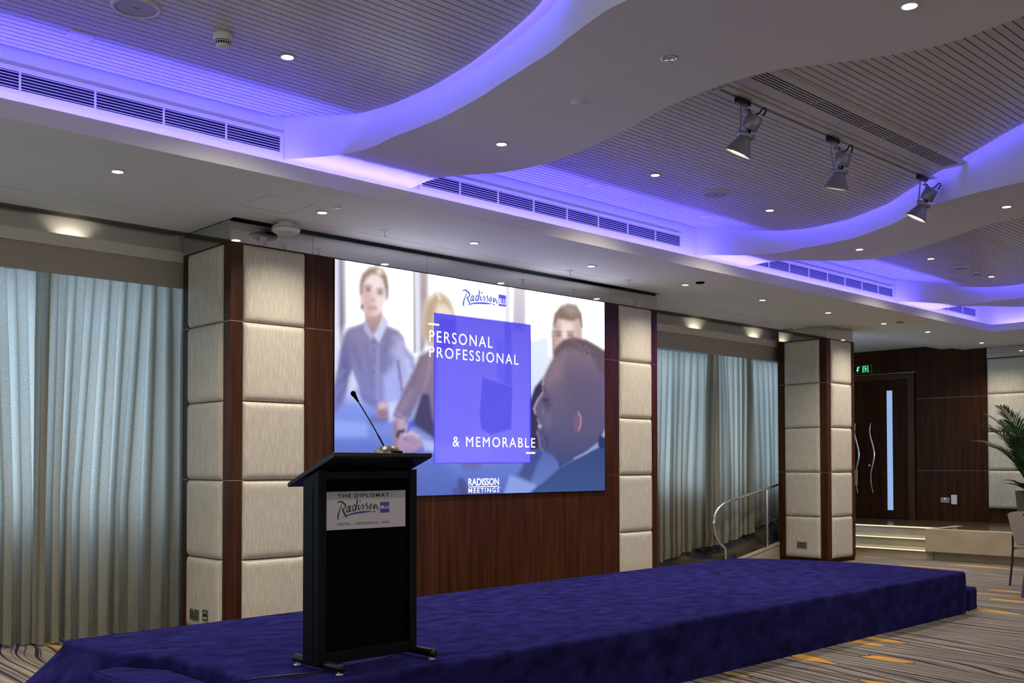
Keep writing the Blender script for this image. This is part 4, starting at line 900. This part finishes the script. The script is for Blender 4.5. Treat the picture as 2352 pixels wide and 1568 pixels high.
q = MB(); q.box(15.0, XW, -2, 6.25, 0.0, ZPL-0.02); obj('backfill', q, CREAM, pl)

# ================================================================== palm in a pot
pc = Vector((16.02, 5.66, ZPL+0.046))
palm = thing('potted_palm', pc, 'green potted palm on the raised platform, partly outside the right edge', 'potted plant')
q = MB(); n4 = []
def sq(h, z): return [(pc.x-h, pc.y-h, z), (pc.x+h, pc.y-h, z), (pc.x+h, pc.y+h, z), (pc.x-h, pc.y+h, z)]
q.add(sq(0.15, pc.z)+sq(0.19, pc.z+0.50)+sq(0.165, pc.z+0.50)+sq(0.16, pc.z+0.44), [(0, 3, 2, 1)]+[(4*k+i, 4*k+(i+1) % 4, 4*k+4+(i+1) % 4, 4*k+4+i) for k in range(3) for i in range(4)]+[(12, 13, 14, 15)]); obj('pot', q, POT, palm)
q = MB(); q.disc((pc.x, pc.y, pc.z+0.46), 0.16, 20, (0, 0, 1)); obj('soil', q, BRONZE, palm)
def frond(az, lean, L, droop, z0, rnd):
    d = Vector((math.cos(az), math.sin(az), 0)); m = MB(); st = MB(); path = []
    p = Vector((pc.x, pc.y, z0))+d*0.03; ang = lean
    N = 26
    for i in range(N+1):
        path.append(p.copy()); t = i/N
        ang = lean+droop*t**1.7
        p = p+(d*math.sin(ang)+Vector((0, 0, 1))*math.cos(ang))*(L/N)
    st.tube(path, [0.009*(1-0.85*i/N) for i in range(N+1)], 6)
    side = d.cross(Vector((0, 0, 1)))
    for i in range(6, N+1):
        t = i/N; tan = (path[min(i+1, N)]-path[i-1]).normalized(); nrm = side.cross(tan).normalized()
        ll = L*0.34*(math.sin(math.pi*min(1, (t-0.1)*0.95+0.12)))**0.6*rnd.uniform(0.85, 1.1)
        for half in (0, 0.33, 0.66):
            base = path[i-1]*(1-half)+path[i]*half if i > 0 else path[i]
            for sg_ in (-1, 1):
                dirn = (side*sg_*0.80+tan*0.75+nrm*0.22*rnd.uniform(0.3, 1.2)).normalized(); wv = dirn.cross(nrm).normalized()*0.0085
                mid = base+dirn*ll*0.5-Vector((0, 0, 0.02*ll)); tip = base+dirn*ll-Vector((0, 0, 0.16*ll))
                m.add([base-wv*0.4, base+wv*0.4, mid+wv, mid-wv, tip], [(0, 1, 2, 3), (3, 2, 4)])
    return m, st
rnd = random.Random(5)
for k, (az, lean, L, dr_) in enumerate(((2.25, 0.20, 1.34, 1.25), (1.9, 0.14, 1.38, 0.95), (1.7, 0.36, 1.20, 1.25), (2.5, 0.08, 1.42, 0.80), (3.3, 0.30, 1.15, 1.2), (2.1, 0.30, 1.05, 1.3), (4.4, 0.3, 1.35, 1.0), (5.3, 0.35, 1.3, 1.0), (0.2, 0.3, 1.1, 0.5), (1.1, 0.25, 1.25, 0.6), (2.2, 0.75, 0.42, 0.9), (1.8, 0.9, 0.38, 0.8), (2.9, 0.9, 0.4, 0.8))):
    m, s_ = frond(az, lean, L, dr_, pc.z+0.46, rnd); o = obj('frond', m, LEAF, palm, fix=False); obj('stalk', s_, STEM, o, fix=False)
# chair
def banquet_chair(ox, oy, ang):
    o = thing('banquet_chair', (ox, oy, 0), 'beige banquet chair with bronze legs at the right edge of the picture', 'chair'); M = Matrix.Rotation(ang, 4, 'Z'); T = lambda p: M @ Vector(p)+Vector((ox, oy, 0))
    q = MB()                                       # local: chair faces +x, back at x=-0.22
    def bk(u, v):
        w = 0.215-0.055*(1-v)**1.5; y = (2*u-1)*w; z = 0.46+0.355*v; rr = 0.012*math.sin(math.pi*u)
        cz = 0.03*(abs(2*u-1)**6)*v**6
        return (-0.205-0.08*v-rr, y, z-cz)
    m1 = MB(); m1.grid(lambda u, v: T(bk(u, v)), 16, 12); m1.grid(lambda u, v: T(tuple(a+b for a, b in zip(bk(u, v), (0.035, 0, 0)))), 16, 12)
    ed = [(i/16, 0) for i in range(16)]+[(1, i/12) for i in range(12)]+[(1-i/16, 1) for i in range(16)]+[(0, 1-i/12) for i in range(12)]
    vs = [T(bk(*e_)) for e_ in ed]+[T(tuple(a+b for a, b in zip(bk(*e_), (0.035, 0, 0)))) for e_ in ed]; n = len(ed); m1.add(vs, [(i, (i+1) % n, n+(i+1) % n, n+i) for i in range(n)], True); back = obj('backrest', m1, VINYL, o)
    h = MB(); h.lathe([(0, 0.002), (0.05, 0.002), (0.056, 0.0), (0.056, -0.004), (0, -0.004)], (0, 0, 0), 24, (-1, 0, 0)); h.v = [tuple(T((-0.2885+p[0], p[1]*1.1, 0.785+p[2]*0.28))) for p in h.v]; obj('handle_hole', h, BLACKP, back)
    s2 = MB(); s2.box(-0.2, 0.22, -0.2, 0.2, 0.40, 0.455); s2.v = [tuple(T(p)) for p in s2.v]; obj('seat', s2, VINYL, o, bevel=0.02)
    for sy in (-1, 1):
        l = MB(); l.tube([T(p) for p in ((-0.20, sy*0.19, 0.55), (-0.195, sy*0.19, 0.43), (-0.215, sy*0.195, 0.25), (-0.265, sy*0.205, 0.0))], 0.012, 8); obj('leg', l, BRONZE, o)
        l = MB(); l.tube([T(p) for p in ((-0.195, sy*0.19, 0.40), (0.20, sy*0.19, 0.40), (0.225, sy*0.19, 0.36), (0.25, sy*0.20, 0.0))], 0.012, 8); obj('leg', l, BRONZE, o)
    return o
banquet_chair(11.98, 4.20, 0.05)
tb = thing('round_table', (11.21, 3.13, 0), 'round table under a navy cloth cut off by the right edge', 'table')
q = MB(); q.lathe([(0, 0.755), (0.78, 0.755), (0.80, 0.74)]+[(0.82+0.08*k/8, 0.70-0.695*k/8) for k in range(9)], (11.21, 3.13, 0), 48); q.v = [(p[0]+0.015*math.sin(9*math.atan2(p[1]-3.13, p[0]-11.21))*(0.76-p[2]), p[1]+0.015*math.cos(9*math.atan2(p[1]-3.13, p[0]-11.21))*(0.76-p[2]), p[2]) for p in q.v]; obj('tablecloth', q, NAVY, tb)
q = MB(); q.lathe([(0, 0.0), (0.3, 0), (0.3, 0.03), (0.05, 0.06), (0.05, 0.73), (0.77, 0.735), (0.77, 0.75), (0, 0.75)], (11.21, 3.13, 0), 32); obj('pedestal', q, BRONZE, tb)

# ================================================================== ceiling fittings
def downlight(p, label, group, lit=True, energy=1.0, lamp=True):
    p = Vector(p); o = thing('ceiling_downlight', p, label, 'ceiling light', group)
    rg = MB(); rg.lathe([(0.030, 0.014), (0.033, 0.0), (0.035, -0.004), (0.043, -0.004), (0.045, 0.0)], p, 24); obj('trim_ring', rg, WHITEP if lit else CHROME, o)
    ln_ = MB(); ln_.disc(p+Vector((0, 0, -0.001 if lit else 0.008)), 0.032, 20); obj('lens', ln_, LENS if lit else DARK, o)
    if lit and lamp: spot(p+Vector((0, 0, -0.012)), p+Vector((0, 0, -1)), L_DOWN*energy, 138, 1.0, o)
    return o
def where(i, names): return names[i]
gS = 'downlights in the plain lower ceiling'; gH = 'downlights in the slatted ceiling'; gW = 'downlights in the wavy panels'
soff = [((270, 394), 'lit downlight in the plain ceiling above the left curtains, leftmost of its row'), ((740, 488), 'lit downlight in the plain ceiling above the lectern, near the white round router'),
        ((1089, 558), 'lit downlight over the left half of the screen, third in the plain ceiling'), ((1358, 611), 'lit downlight over the right end of the screen, fourth in the plain ceiling'),
        ((1574, 654), 'lit downlight in the plain ceiling just right of the screen, beside a black dot'), ((1751, 689), 'lit downlight in the plain ceiling above the right curtains'),
        ((1902, 718), 'lit downlight in the plain ceiling in front of the free standing column'), ((2030, 743), 'lit downlight in the plain ceiling above the entrance door, left of two'),
        ((2131, 762), 'lit downlight in the plain ceiling above the entrance door, right of two'), ((2255, 787), 'small lit downlight in the far right corner of the plain ceiling')]
for px, lab in soff: q = onz(*px, ZS-0.003); downlight((q.x, q.y, ZS-0.003), lab, gS)
slt = [((660, 131), 'lit downlight in the slatted ceiling beside the nearest smoke detector'), ((1505, 402), 'lit downlight in the slatted ceiling left of the round speaker grille, centre of picture'),
       ((1768, 483), 'lit downlight in the slatted ceiling right of the round speaker grille'), ((2138, 594), 'lit downlight in the farthest slatted ceiling, left of two'), ((2277, 635), 'lit downlight in the farthest slatted ceiling beside a smoke detector')]
for px, lab in slt: q = onz(*px, ZSL-0.003); downlight((q.x, q.y, ZSL-0.003), lab, gH)
wvl = [((1152, 330), 'lit downlight in the nearest wavy panel, above the lectern'), ((2089, 12), 'lit downlight in the nearest wavy panel at the top edge of the picture'),
       ((1974, 572), 'lit downlight in the second wavy panel, above the free standing column'), ((2312, 474), 'lit downlight in the second wavy panel near the right edge')]
across = lambda L_, R_: (lambda p: min(1.0, max(0.0, (p.x-L_(p.y))/(R_(p.y)-L_(p.y)))))
for i, (px, lab) in enumerate(wvl): q = onund(*px, across(*((W1L, W1R) if i < 2 else (W2L, W2R)))); downlight((q.x, q.y, q.z-0.003), lab, gW)
q = onund(1537, 133, across(W1L, W1R)); downlight((q.x, q.y, q.z-0.003), 'unlit chrome rimmed downlight in the nearest wavy panel', gW, lit=False)
# fittings of the same rows outside the frame
for (x, y_, z) in ((1.17, 6.42, ZS), (-0.3, 6.42, ZS), (1.3, 4.98, ZSL), (2.9, 2.2, ZSL), (1.2, 1.0, ZSL), (6.2, 1.6, ZSL), (9.6, 1.2, ZSL), (12.4, 2.0, ZSL), (15.9, 2.6, ZS), (15.9, 4.4, ZS)):
    spot((x, y_, z-0.02), (x, y_, 0), L_DOWN*1.0, 118, 0.75)

def ceiling_speaker(px, label):
    q = onz(*px, ZSL); o = thing('ceiling_speaker', (q.x, q.y, ZSL), label, 'speaker', 'round speaker grilles in the slatted ceiling')
    a = MB(); a.lathe([(0.098, -0.001), (0.1, -0.012), (0.118, -0.012), (0.123, -0.003), (0.122, 0.0)], (q.x, q.y, ZSL), 40); obj('rim', a, WHITEP, o)
    a = MB(); a.lathe([(0.0975, -0.0095), (0.1005, -0.0095)], (q.x, q.y, ZSL), 40); obj('painted_shadow_ring', a, DARK, o)  # flat dark ring, shade between rim and grille put into its colour
    a = MB(); a.disc((q.x, q.y, ZSL-0.008), 0.098, 36); gr = obj('grille', a, SPKG, o)
    a = MB(); a.box(q.x-0.016, q.x+0.016, q.y-0.004, q.y+0.004, ZSL-0.0095, ZSL-0.008); obj('badge', a, GREYP, gr)
ceiling_speaker((312, 15), 'round speaker grille in the slatted ceiling at the top left of the picture')
ceiling_speaker((1644, 444), 'round speaker grille in the middle slatted ceiling under the track lights')
ceiling_speaker((2209, 615), 'round speaker grille in the farthest slatted ceiling, left of the smoke detector')
def smoke(px, z, label):
    q = onz(*px, z); P = (q.x, q.y, z); o = thing('smoke_detector', P, label, 'smoke detector', 'smoke detectors on the slatted ceiling')
    a = MB(); a.lathe([(0, 0), (0.052, 0), (0.054, -0.012), (0.053, -0.032), (0.048, -0.042)], P, 32); obj('base', a, WHITEP, o)
    a = MB(); a.lathe([(0.034, -0.042), (0.030, -0.060), (0, -0.060)], P, 24); obj('chamber', a, BLACKP, o)
    a = MB()
    for k in range(18):
        an = k*math.pi/9; d = Vector((math.cos(an), math.sin(an), 0)); c = Vector(P); a.tube([c+d*0.046+Vector((0, 0, -0.040)), c+d*0.041+Vector((0, 0, -0.052)), c+d*0.034+Vector((0, 0, -0.064))], 0.0022, 5)
    a.lathe([(0.0445, -0.046), (0.0465, -0.048), (0.0445, -0.050)], P, 28)
    obj('cage', a, WHITEP, o)
    a = MB(); a.lathe([(0.037, -0.060), (0.034, -0.070), (0.022, -0.076), (0, -0.077)], P, 24); obj('cap', a, WHITEP, o)
smoke((512, 78), ZSL, 'white smoke detector on the nearest slatted ceiling, left of a downlight')
smoke((2243, 622), ZSL, 'white smoke detector on the farthest slatted ceiling, beside a downlight')
# small square emergency lights in the slats
for px, lab in (((183, 82), 'small square recessed fitting in the blue lit slats, top left'), ((1363, 424), 'small square recessed fitting in the blue lit slats, middle bay'), ((1622, 497), 'small square recessed fitting in the blue lit slats below the round speaker'), ((2082, 622), 'small square recessed fitting in the farthest blue lit slats')):
    q = onz(*px, ZSL); o = thing('emergency_light', (q.x, q.y, ZSL), lab, 'ceiling fitting', 'square fittings in the slatted ceiling')
    a = MB(); h0, h1 = 0.036, 0.062
    a.add([(q.x+sx*h, q.y+sy*h, ZSL-0.004) for h in (h0, h1) for sx, sy in ((-1, -1), (1, -1), (1, 1), (-1, 1))]+[(q.x+sx*h1, q.y+sy*h1, ZSL) for sx, sy in ((-1, -1), (1, -1), (1, 1), (-1, 1))], [(i, (i+1) % 4, 4+(i+1) % 4, 4+i) for i in range(4)]+[(4+i, 4+(i+1) % 4, 8+(i+1) % 4, 8+i) for i in range(4)]); obj('frame', a, SLAT, o)
    a = MB(); a.box(q.x-0.036, q.x+0.036, q.y-0.036, q.y+0.036, ZSL-0.003, ZSL-0.001); obj('lens', a, WHITEP, o)

# track with three spotlights
t0, t1 = onz(1645, 205, ZSL-0.004), onz(2143, 411, ZSL-0.004); TYC = (t0.y+t1.y)/2
tr = thing('light_track', ((t0.x+t1.x)/2, TYC, ZSL), 'recessed grey lighting track across the slatted ceiling carrying three spotlights', 'light track')
a = MB(); a.box(t0.x, t1.x, TYC-0.055, TYC-0.016, ZSL-0.008, ZSL-0.0005); a.box(t0.x, t1.x, TYC+0.016, TYC+0.055, ZSL-0.008, ZSL-0.0005); a.box(t0.x, t0.x+0.02, TYC-0.016, TYC+0.016, ZSL-0.004, ZSL-0.0005); a.box(t1.x-0.02, t1.x, TYC-0.016, TYC+0.016, ZSL-0.004, ZSL-0.0005); obj('flange', a, SLAT, tr)
a = MB(); a.box(t0.x+0.02, t1.x-0.02, TYC-0.016, TYC+0.016, ZSL-0.002, ZSL-0.0006); obj('channel', a, STEEL, tr)
def ru(p): return AX*p[0]+Vector((0, 0, 1))*p[1]
def track_spot(px, label, tilt_, first=None):
    q = onz(*px, ZSL); P = Vector((q.x, TYC, ZSL-0.0085)); o = thing('track_spotlight', P, label, 'spotlight', 'track spotlights')
    a = MB(); a.box(P.x-0.075, P.x+0.065, TYC-0.02, TYC+0.02, P.z-0.032, P.z); obj('adapter', a, BLACKM, o, bevel=0.008)
    # axis of the head, leaning towards the stage
    H = AX; ax = (Vector((0, 0, -1))-H*math.tan(tilt_)+Vector((0.83, 0.55, 0))*0.26).normalized(); sd = ax.cross(Vector((0, 1, 0))).normalized(); sd2 = ax.cross(sd)
    c = P+H*0.075+Vector((0, 0, -0.105))                    # top of the gear housing
    g = MB(); g.lathe([(0, 0), (0.050, 0), (0.053, 0.004), (0.053, 0.088), (0.050, 0.092), (0, 0.092)], c, 32, ax); obj('housing', g, LAMPG, o)
    g = MB(); g.lathe([(0.018, 0.092), (0.018, 0.12), (0.026, 0.122)], c, 16, ax); obj('joint', g, BLACKM, o)
    g = MB(); g.lathe([(0.0, 0.115), (0.056, 0.115), (0.058, 0.118), (0.058, 0.138), (0.055, 0.141), (0, 0.141)], c, 32, ax); obj('collar', g, LAMPG, o)
    g = MB(); g.lathe([(0.040, 0.141), (0.043, 0.155), (0.085, 0.245), (0.088, 0.252), (0.085, 0.254), (0.080, 0.246), (0.039, 0.158)], c, 36, ax); obj('shade', g, LAMPG, o)
    g = MB(); cc = c+ax*0.238; g.disc(cc, 0.074, 28, ax); obj('lens', g, LENS, o)
    g = MB()
    for s_ in (-1, 1): g.tube([P+Vector((0, 0, -0.03))+sd2*0.02*s_, P+H*0.006+Vector((0, 0, -0.075))+sd2*0.03*s_, c+ax*0.1-H*0.03+sd2*0.03*s_], 0.006, 8)
    g.tube([P+Vector((0, 0, -0.062)), P+H*0.05+Vector((0, 0, -0.085)), c+H*0.01], 0.006, 8); obj('bracket', g, LAMPG, o)
    g = MB(); c1 = c+H*0.018; c2 = c+H*0.05
    g.tube([P+H*0.03+Vector((0, 0, -0.06)), P+H*0.055+Vector((0, 0, -0.088)), c-ax*0.008-H*0.01, c-ax*0.012+H*0.008, c1-ax*0.02, c1-ax*0.045+H*0.006, c1-ax*0.055+H*0.02, c2-ax*0.035+H*0.004, c2-ax*0.0], 0.0045, 8); obj('power_lead', g, BLACKP, o)
    spot(c+ax*0.256, c+ax*2, L_TRACK, 46, 0.5, o, radius=0.05)
track_spot((1700, 228), 'track spotlight nearest to us, first of three hanging from the ceiling track', 0.47)
track_spot((1905, 317), 'track spotlight in the middle of the three on the ceiling track', 0.22)
track_spot((2112, 404), 'track spotlight farthest along the ceiling track, in front of the blue edge', 0.50)
# linear grille beside the track
v0, v1 = onz(1731, 173, ZSL), onz(2196, 375, ZSL); VY = (v0.y+v1.y)/2
gr = thing('linear_grille', ((v0.x+v1.x)/2, VY, ZSL), 'long narrow slotted air grille in the slatted ceiling beside the track', 'air vent')
a = MB(); a.box(v0.x-0.3, v1.x, VY-0.115, VY-0.062, ZSL-0.009, ZSL-0.0005); a.box(v0.x-0.3, v1.x, VY+0.062, VY+0.115, ZSL-0.009, ZSL-0.0005); a.box(v1.x, v1.x+0.06, VY-0.115, VY+0.115, ZSL-0.009, ZSL-0.0005); obj('frame', a, SLAT, gr)
a = MB()
for k in range(6): yy_ = VY-0.062+0.124*k/5.0; a.box(v0.x-0.3, v1.x, yy_-0.0052, yy_+0.0052, ZSL-0.0085, ZSL-0.004)
for k in range(9): xx_ = v0.x+(v1.x-v0.x)*k/8; a.box(xx_-0.003, xx_+0.003, VY-0.06, VY+0.06, ZSL-0.006, ZSL-0.002)
obj('blades', a, SLAT, gr)
a = MB(); a.box(v0.x-0.3, v1.x, VY-0.062, VY+0.062, ZSL-0.0015, ZSL-0.0006); obj('backing', a, DARK, gr)

# grilles in the cove wall
def cove_grille(x0, x1, label):
    o = thing('air_grille', ((x0+x1)/2, YG, 3.48), label, 'air vent', 'blue lit air grilles in the cove wall')
    z0, z1, b0, b1 = 3.40, 3.565, 3.434, 3.538; y0, y1 = YG-0.012, YG-0.0008
    a = MB(); a.box(x0, x1, y0, y1, z0, b0); a.box(x0, x1, y0, y1, b1, z1); a.box(x0, x0+0.025, y0, y1, b0, b1); a.box(x1-0.025, x1, y0, y1, b0, b1); obj('frame', a, COVE, o, bevel=0.001)
    a = MB(); n = 6
    for k in range(n): zc_ = b0+(b1-b0)*(k+0.5)/n; a.add([(x0+0.025, y0+0.001, zc_-0.002), (x1-0.025, y0+0.001, zc_-0.002), (x1-0.025, y1-0.001, zc_+0.001), (x0+0.025, y1-0.001, zc_+0.001), (x0+0.025, y0+0.001, zc_+0.002), (x1-0.025, y0+0.001, zc_+0.002), (x1-0.025, y1-0.001, zc_+0.004), (x0+0.025, y1-0.001, zc_+0.004)], [(0, 1, 2, 3), (7, 6, 5, 4), (0, 4, 5, 1)])
    obj('blades', a, COVE, o)
    a = MB(); k = 0
    nn = max(2, round((x1-x0)/0.42))
    for k in range(1, nn): xx = x0+(x1-x0)*k/nn; a.box(xx-0.005, xx+0.005, y0+0.0005, y1, b0, b1)
    obj('divider', a, COVE, o)
    a = MB(); a.box(x0+0.02, x1-0.02, y1-0.0006, y1, b0-0.004, b1+0.004); obj('backing', a, DARK, o)
cove_grille(-0.6, 3.590, 'long blue lit air grille in the cove at the upper left')
cove_grille(4.75, 7.975, 'blue lit air grille in the cove above the screen, between the first two wavy panels')
cove_grille(9.10, 12.36, 'blue lit air grille in the cove between the second and third wavy panels')
cove_grille(13.50, 14.90, 'short blue lit air grille in the farthest cove bay')

# things on the plain ceiling
q = onz(655, 500, ZS); P = Vector((q.x, q.y, ZS)); P = Vector((4.13, 6.86, ZS))
rt = thing('wireless_router', P, 'round white wireless access point on the ceiling above the left column', 'router')
a = MB(); a.lathe([(0, 0), (0.055, 0), (0.058, -0.006), (0.058, -0.03)], P, 32); obj('mount', a, WHITEP, rt)
a = MB(); a.lathe([(0.05, -0.026), (0.098, -0.028), (0.106, -0.034), (0.109, -0.046), (0.107, -0.060), (0.098, -0.074), (0.085, -0.079), (0, -0.080)], P, 48); bd = obj('body', a, WHITEP, rt)
a = MB()
for k in range(44):
    an = 2*math.pi*k/44; d = Vector((math.cos(an), math.sin(an), 0)); tg = Vector((-d.y, d.x, 0)); c = P+d*0.1085
    a.add([c+tg*0.0024+Vector((0, 0, -0.038)), c-tg*0.0024+Vector((0, 0, -0.038)), P+d*0.1082-tg*0.0024+Vector((0, 0, -0.058)), P+d*0.1082+tg*0.0024+Vector((0, 0, -0.058))], [(0, 1, 2, 3)])
    a.v[-4:] = [tuple(Vector(p)+d*0.0012) for p in a.v[-4:]]
obj('vent_slots', a, DARK, bd, fix=False)
a = MB(); a.lathe([(0.048, -0.0802), (0.050, -0.0815), (0.052, -0.0802)], P, 40); obj('ring', a, GREYP, bd)
a = MB(); a.disc(P+Vector((0.02, -0.055, -0.0805)), 0.003, 10); obj('indicator', a, REDL, bd)
for px, lab, mt in (((770, 474), 'flat white disc cover in the ceiling right of the lectern downlight', WHITEP), ((1608, 648), 'small black ceiling disc beside the downlight right of the screen', BLACKP), ((2067, 739), 'small dark ceiling disc above the door between two downlights', GREYP), ((1743, 740), 'small pale disc in the bay ceiling over the right curtains', WHITEP)):
    q = onz(*px, ZS); a = MB(); a.lathe([(0, -0.012), (0.042, -0.012), (0.046, -0.006), (0.046, 0)], (q.x, q.y, ZS), 24); one('ceiling_disc', a, mt, lab, 'ceiling fitting')
q = onund(1328, 232, across(W1L, W1R)); a = MB(); a.lathe([(0, -0.006), (0.043, -0.006), (0.046, 0.004)], (q.x, q.y, q.z), 28); one('ceiling_disc', a, COVE, 'flush round cover plate in the nearest wavy panel', 'ceiling fitting')
# access flap in the ceiling: thin joint lines
P4 = [onz(549, 471, ZS), onz(611, 448, ZS), onz(719, 468, ZS), onz(662, 491, ZS)]
xa, xb = (P4[0].x+P4[1].x)/2, (P4[2].x+P4[3].x)/2; ya, yb_ = (P4[0].y+P4[3].y)/2, (P4[1].y+P4[2].y)/2
a = MB(); e_ = 0.0012
a.box(xa, xb, ya-e_, ya+e_, ZS-0.0006, ZS); a.box(xa, xb, yb_-e_, yb_+e_, ZS-0.0006, ZS); a.box(xa-e_, xa+e_, yb_, ya, ZS-0.0006, ZS); a.box(xb-e_, xb+e_, yb_, ya, ZS-0.0006, ZS); one('access_flap', a, GREYP, 'square access flap outline in the ceiling above the left column', 'access panel')
# hooks
def hook(P, D, label):
    P = Vector(P); D = Vector(D); o = thing('adhesive_hook', P, label, 'hook', 'clear adhesive hooks'); sdv = Vector((1, 0, 0)); up = D.cross(sdv)
    a = MB(); h = 0.03; a.add([P+sdv*sx*h+up*sy*h+D*dd for dd in (0.0005, 0.002) for sx, sy in ((-1, -1), (1, -1), (1, 1), (-1, 1))], [(0, 3, 2, 1), (4, 5, 6, 7), (0, 1, 5, 4), (1, 2, 6, 5), (2, 3, 7, 6), (3, 0, 4, 7)]); obj('plate', a, MATS['clear_plate'], o)
    Z = Vector((0, 0, -1)); a = MB(); a.tube([P+D*0.002, P+D*0.012, P+D*0.014+Z*0.018, P+D*0.016+Z*0.028+sdv*0.004, P+D*0.018+Z*0.032+sdv*0.011, P+D*0.018+Z*0.026+sdv*0.017, P+D*0.018+Z*0.02+sdv*0.018], 0.0022, 8); obj('hook', a, STEEL, o)
mat('clear_plate', (0.55, 0.55, 0.60), 0.3)
for px, lab in (((883, 529), 'clear adhesive hook on the ceiling above the left part of the screen'), ((1309, 621), 'clear adhesive hook on the ceiling above the right part of the screen'), ((1444, 643), 'clear adhesive hook on the ceiling past the right end of the screen')):
    q = onz(*px, ZS); hook((q.x, q.y, ZS), (0, 0, -1), lab)
for px, lab in (((605, 556), 'left clear hook on the mirror band above the left column'), ((650, 567), 'right clear hook on the mirror band above the left column'), ((1448, 698), 'left clear hook on the mirror band above the column right of the screen'), ((1469, 702), 'right clear hook on the mirror band above the column right of the screen')):
    q = ony(*px, YW); hook((q.x, YW, q.z+0.01), (0, -1, 0), lab)
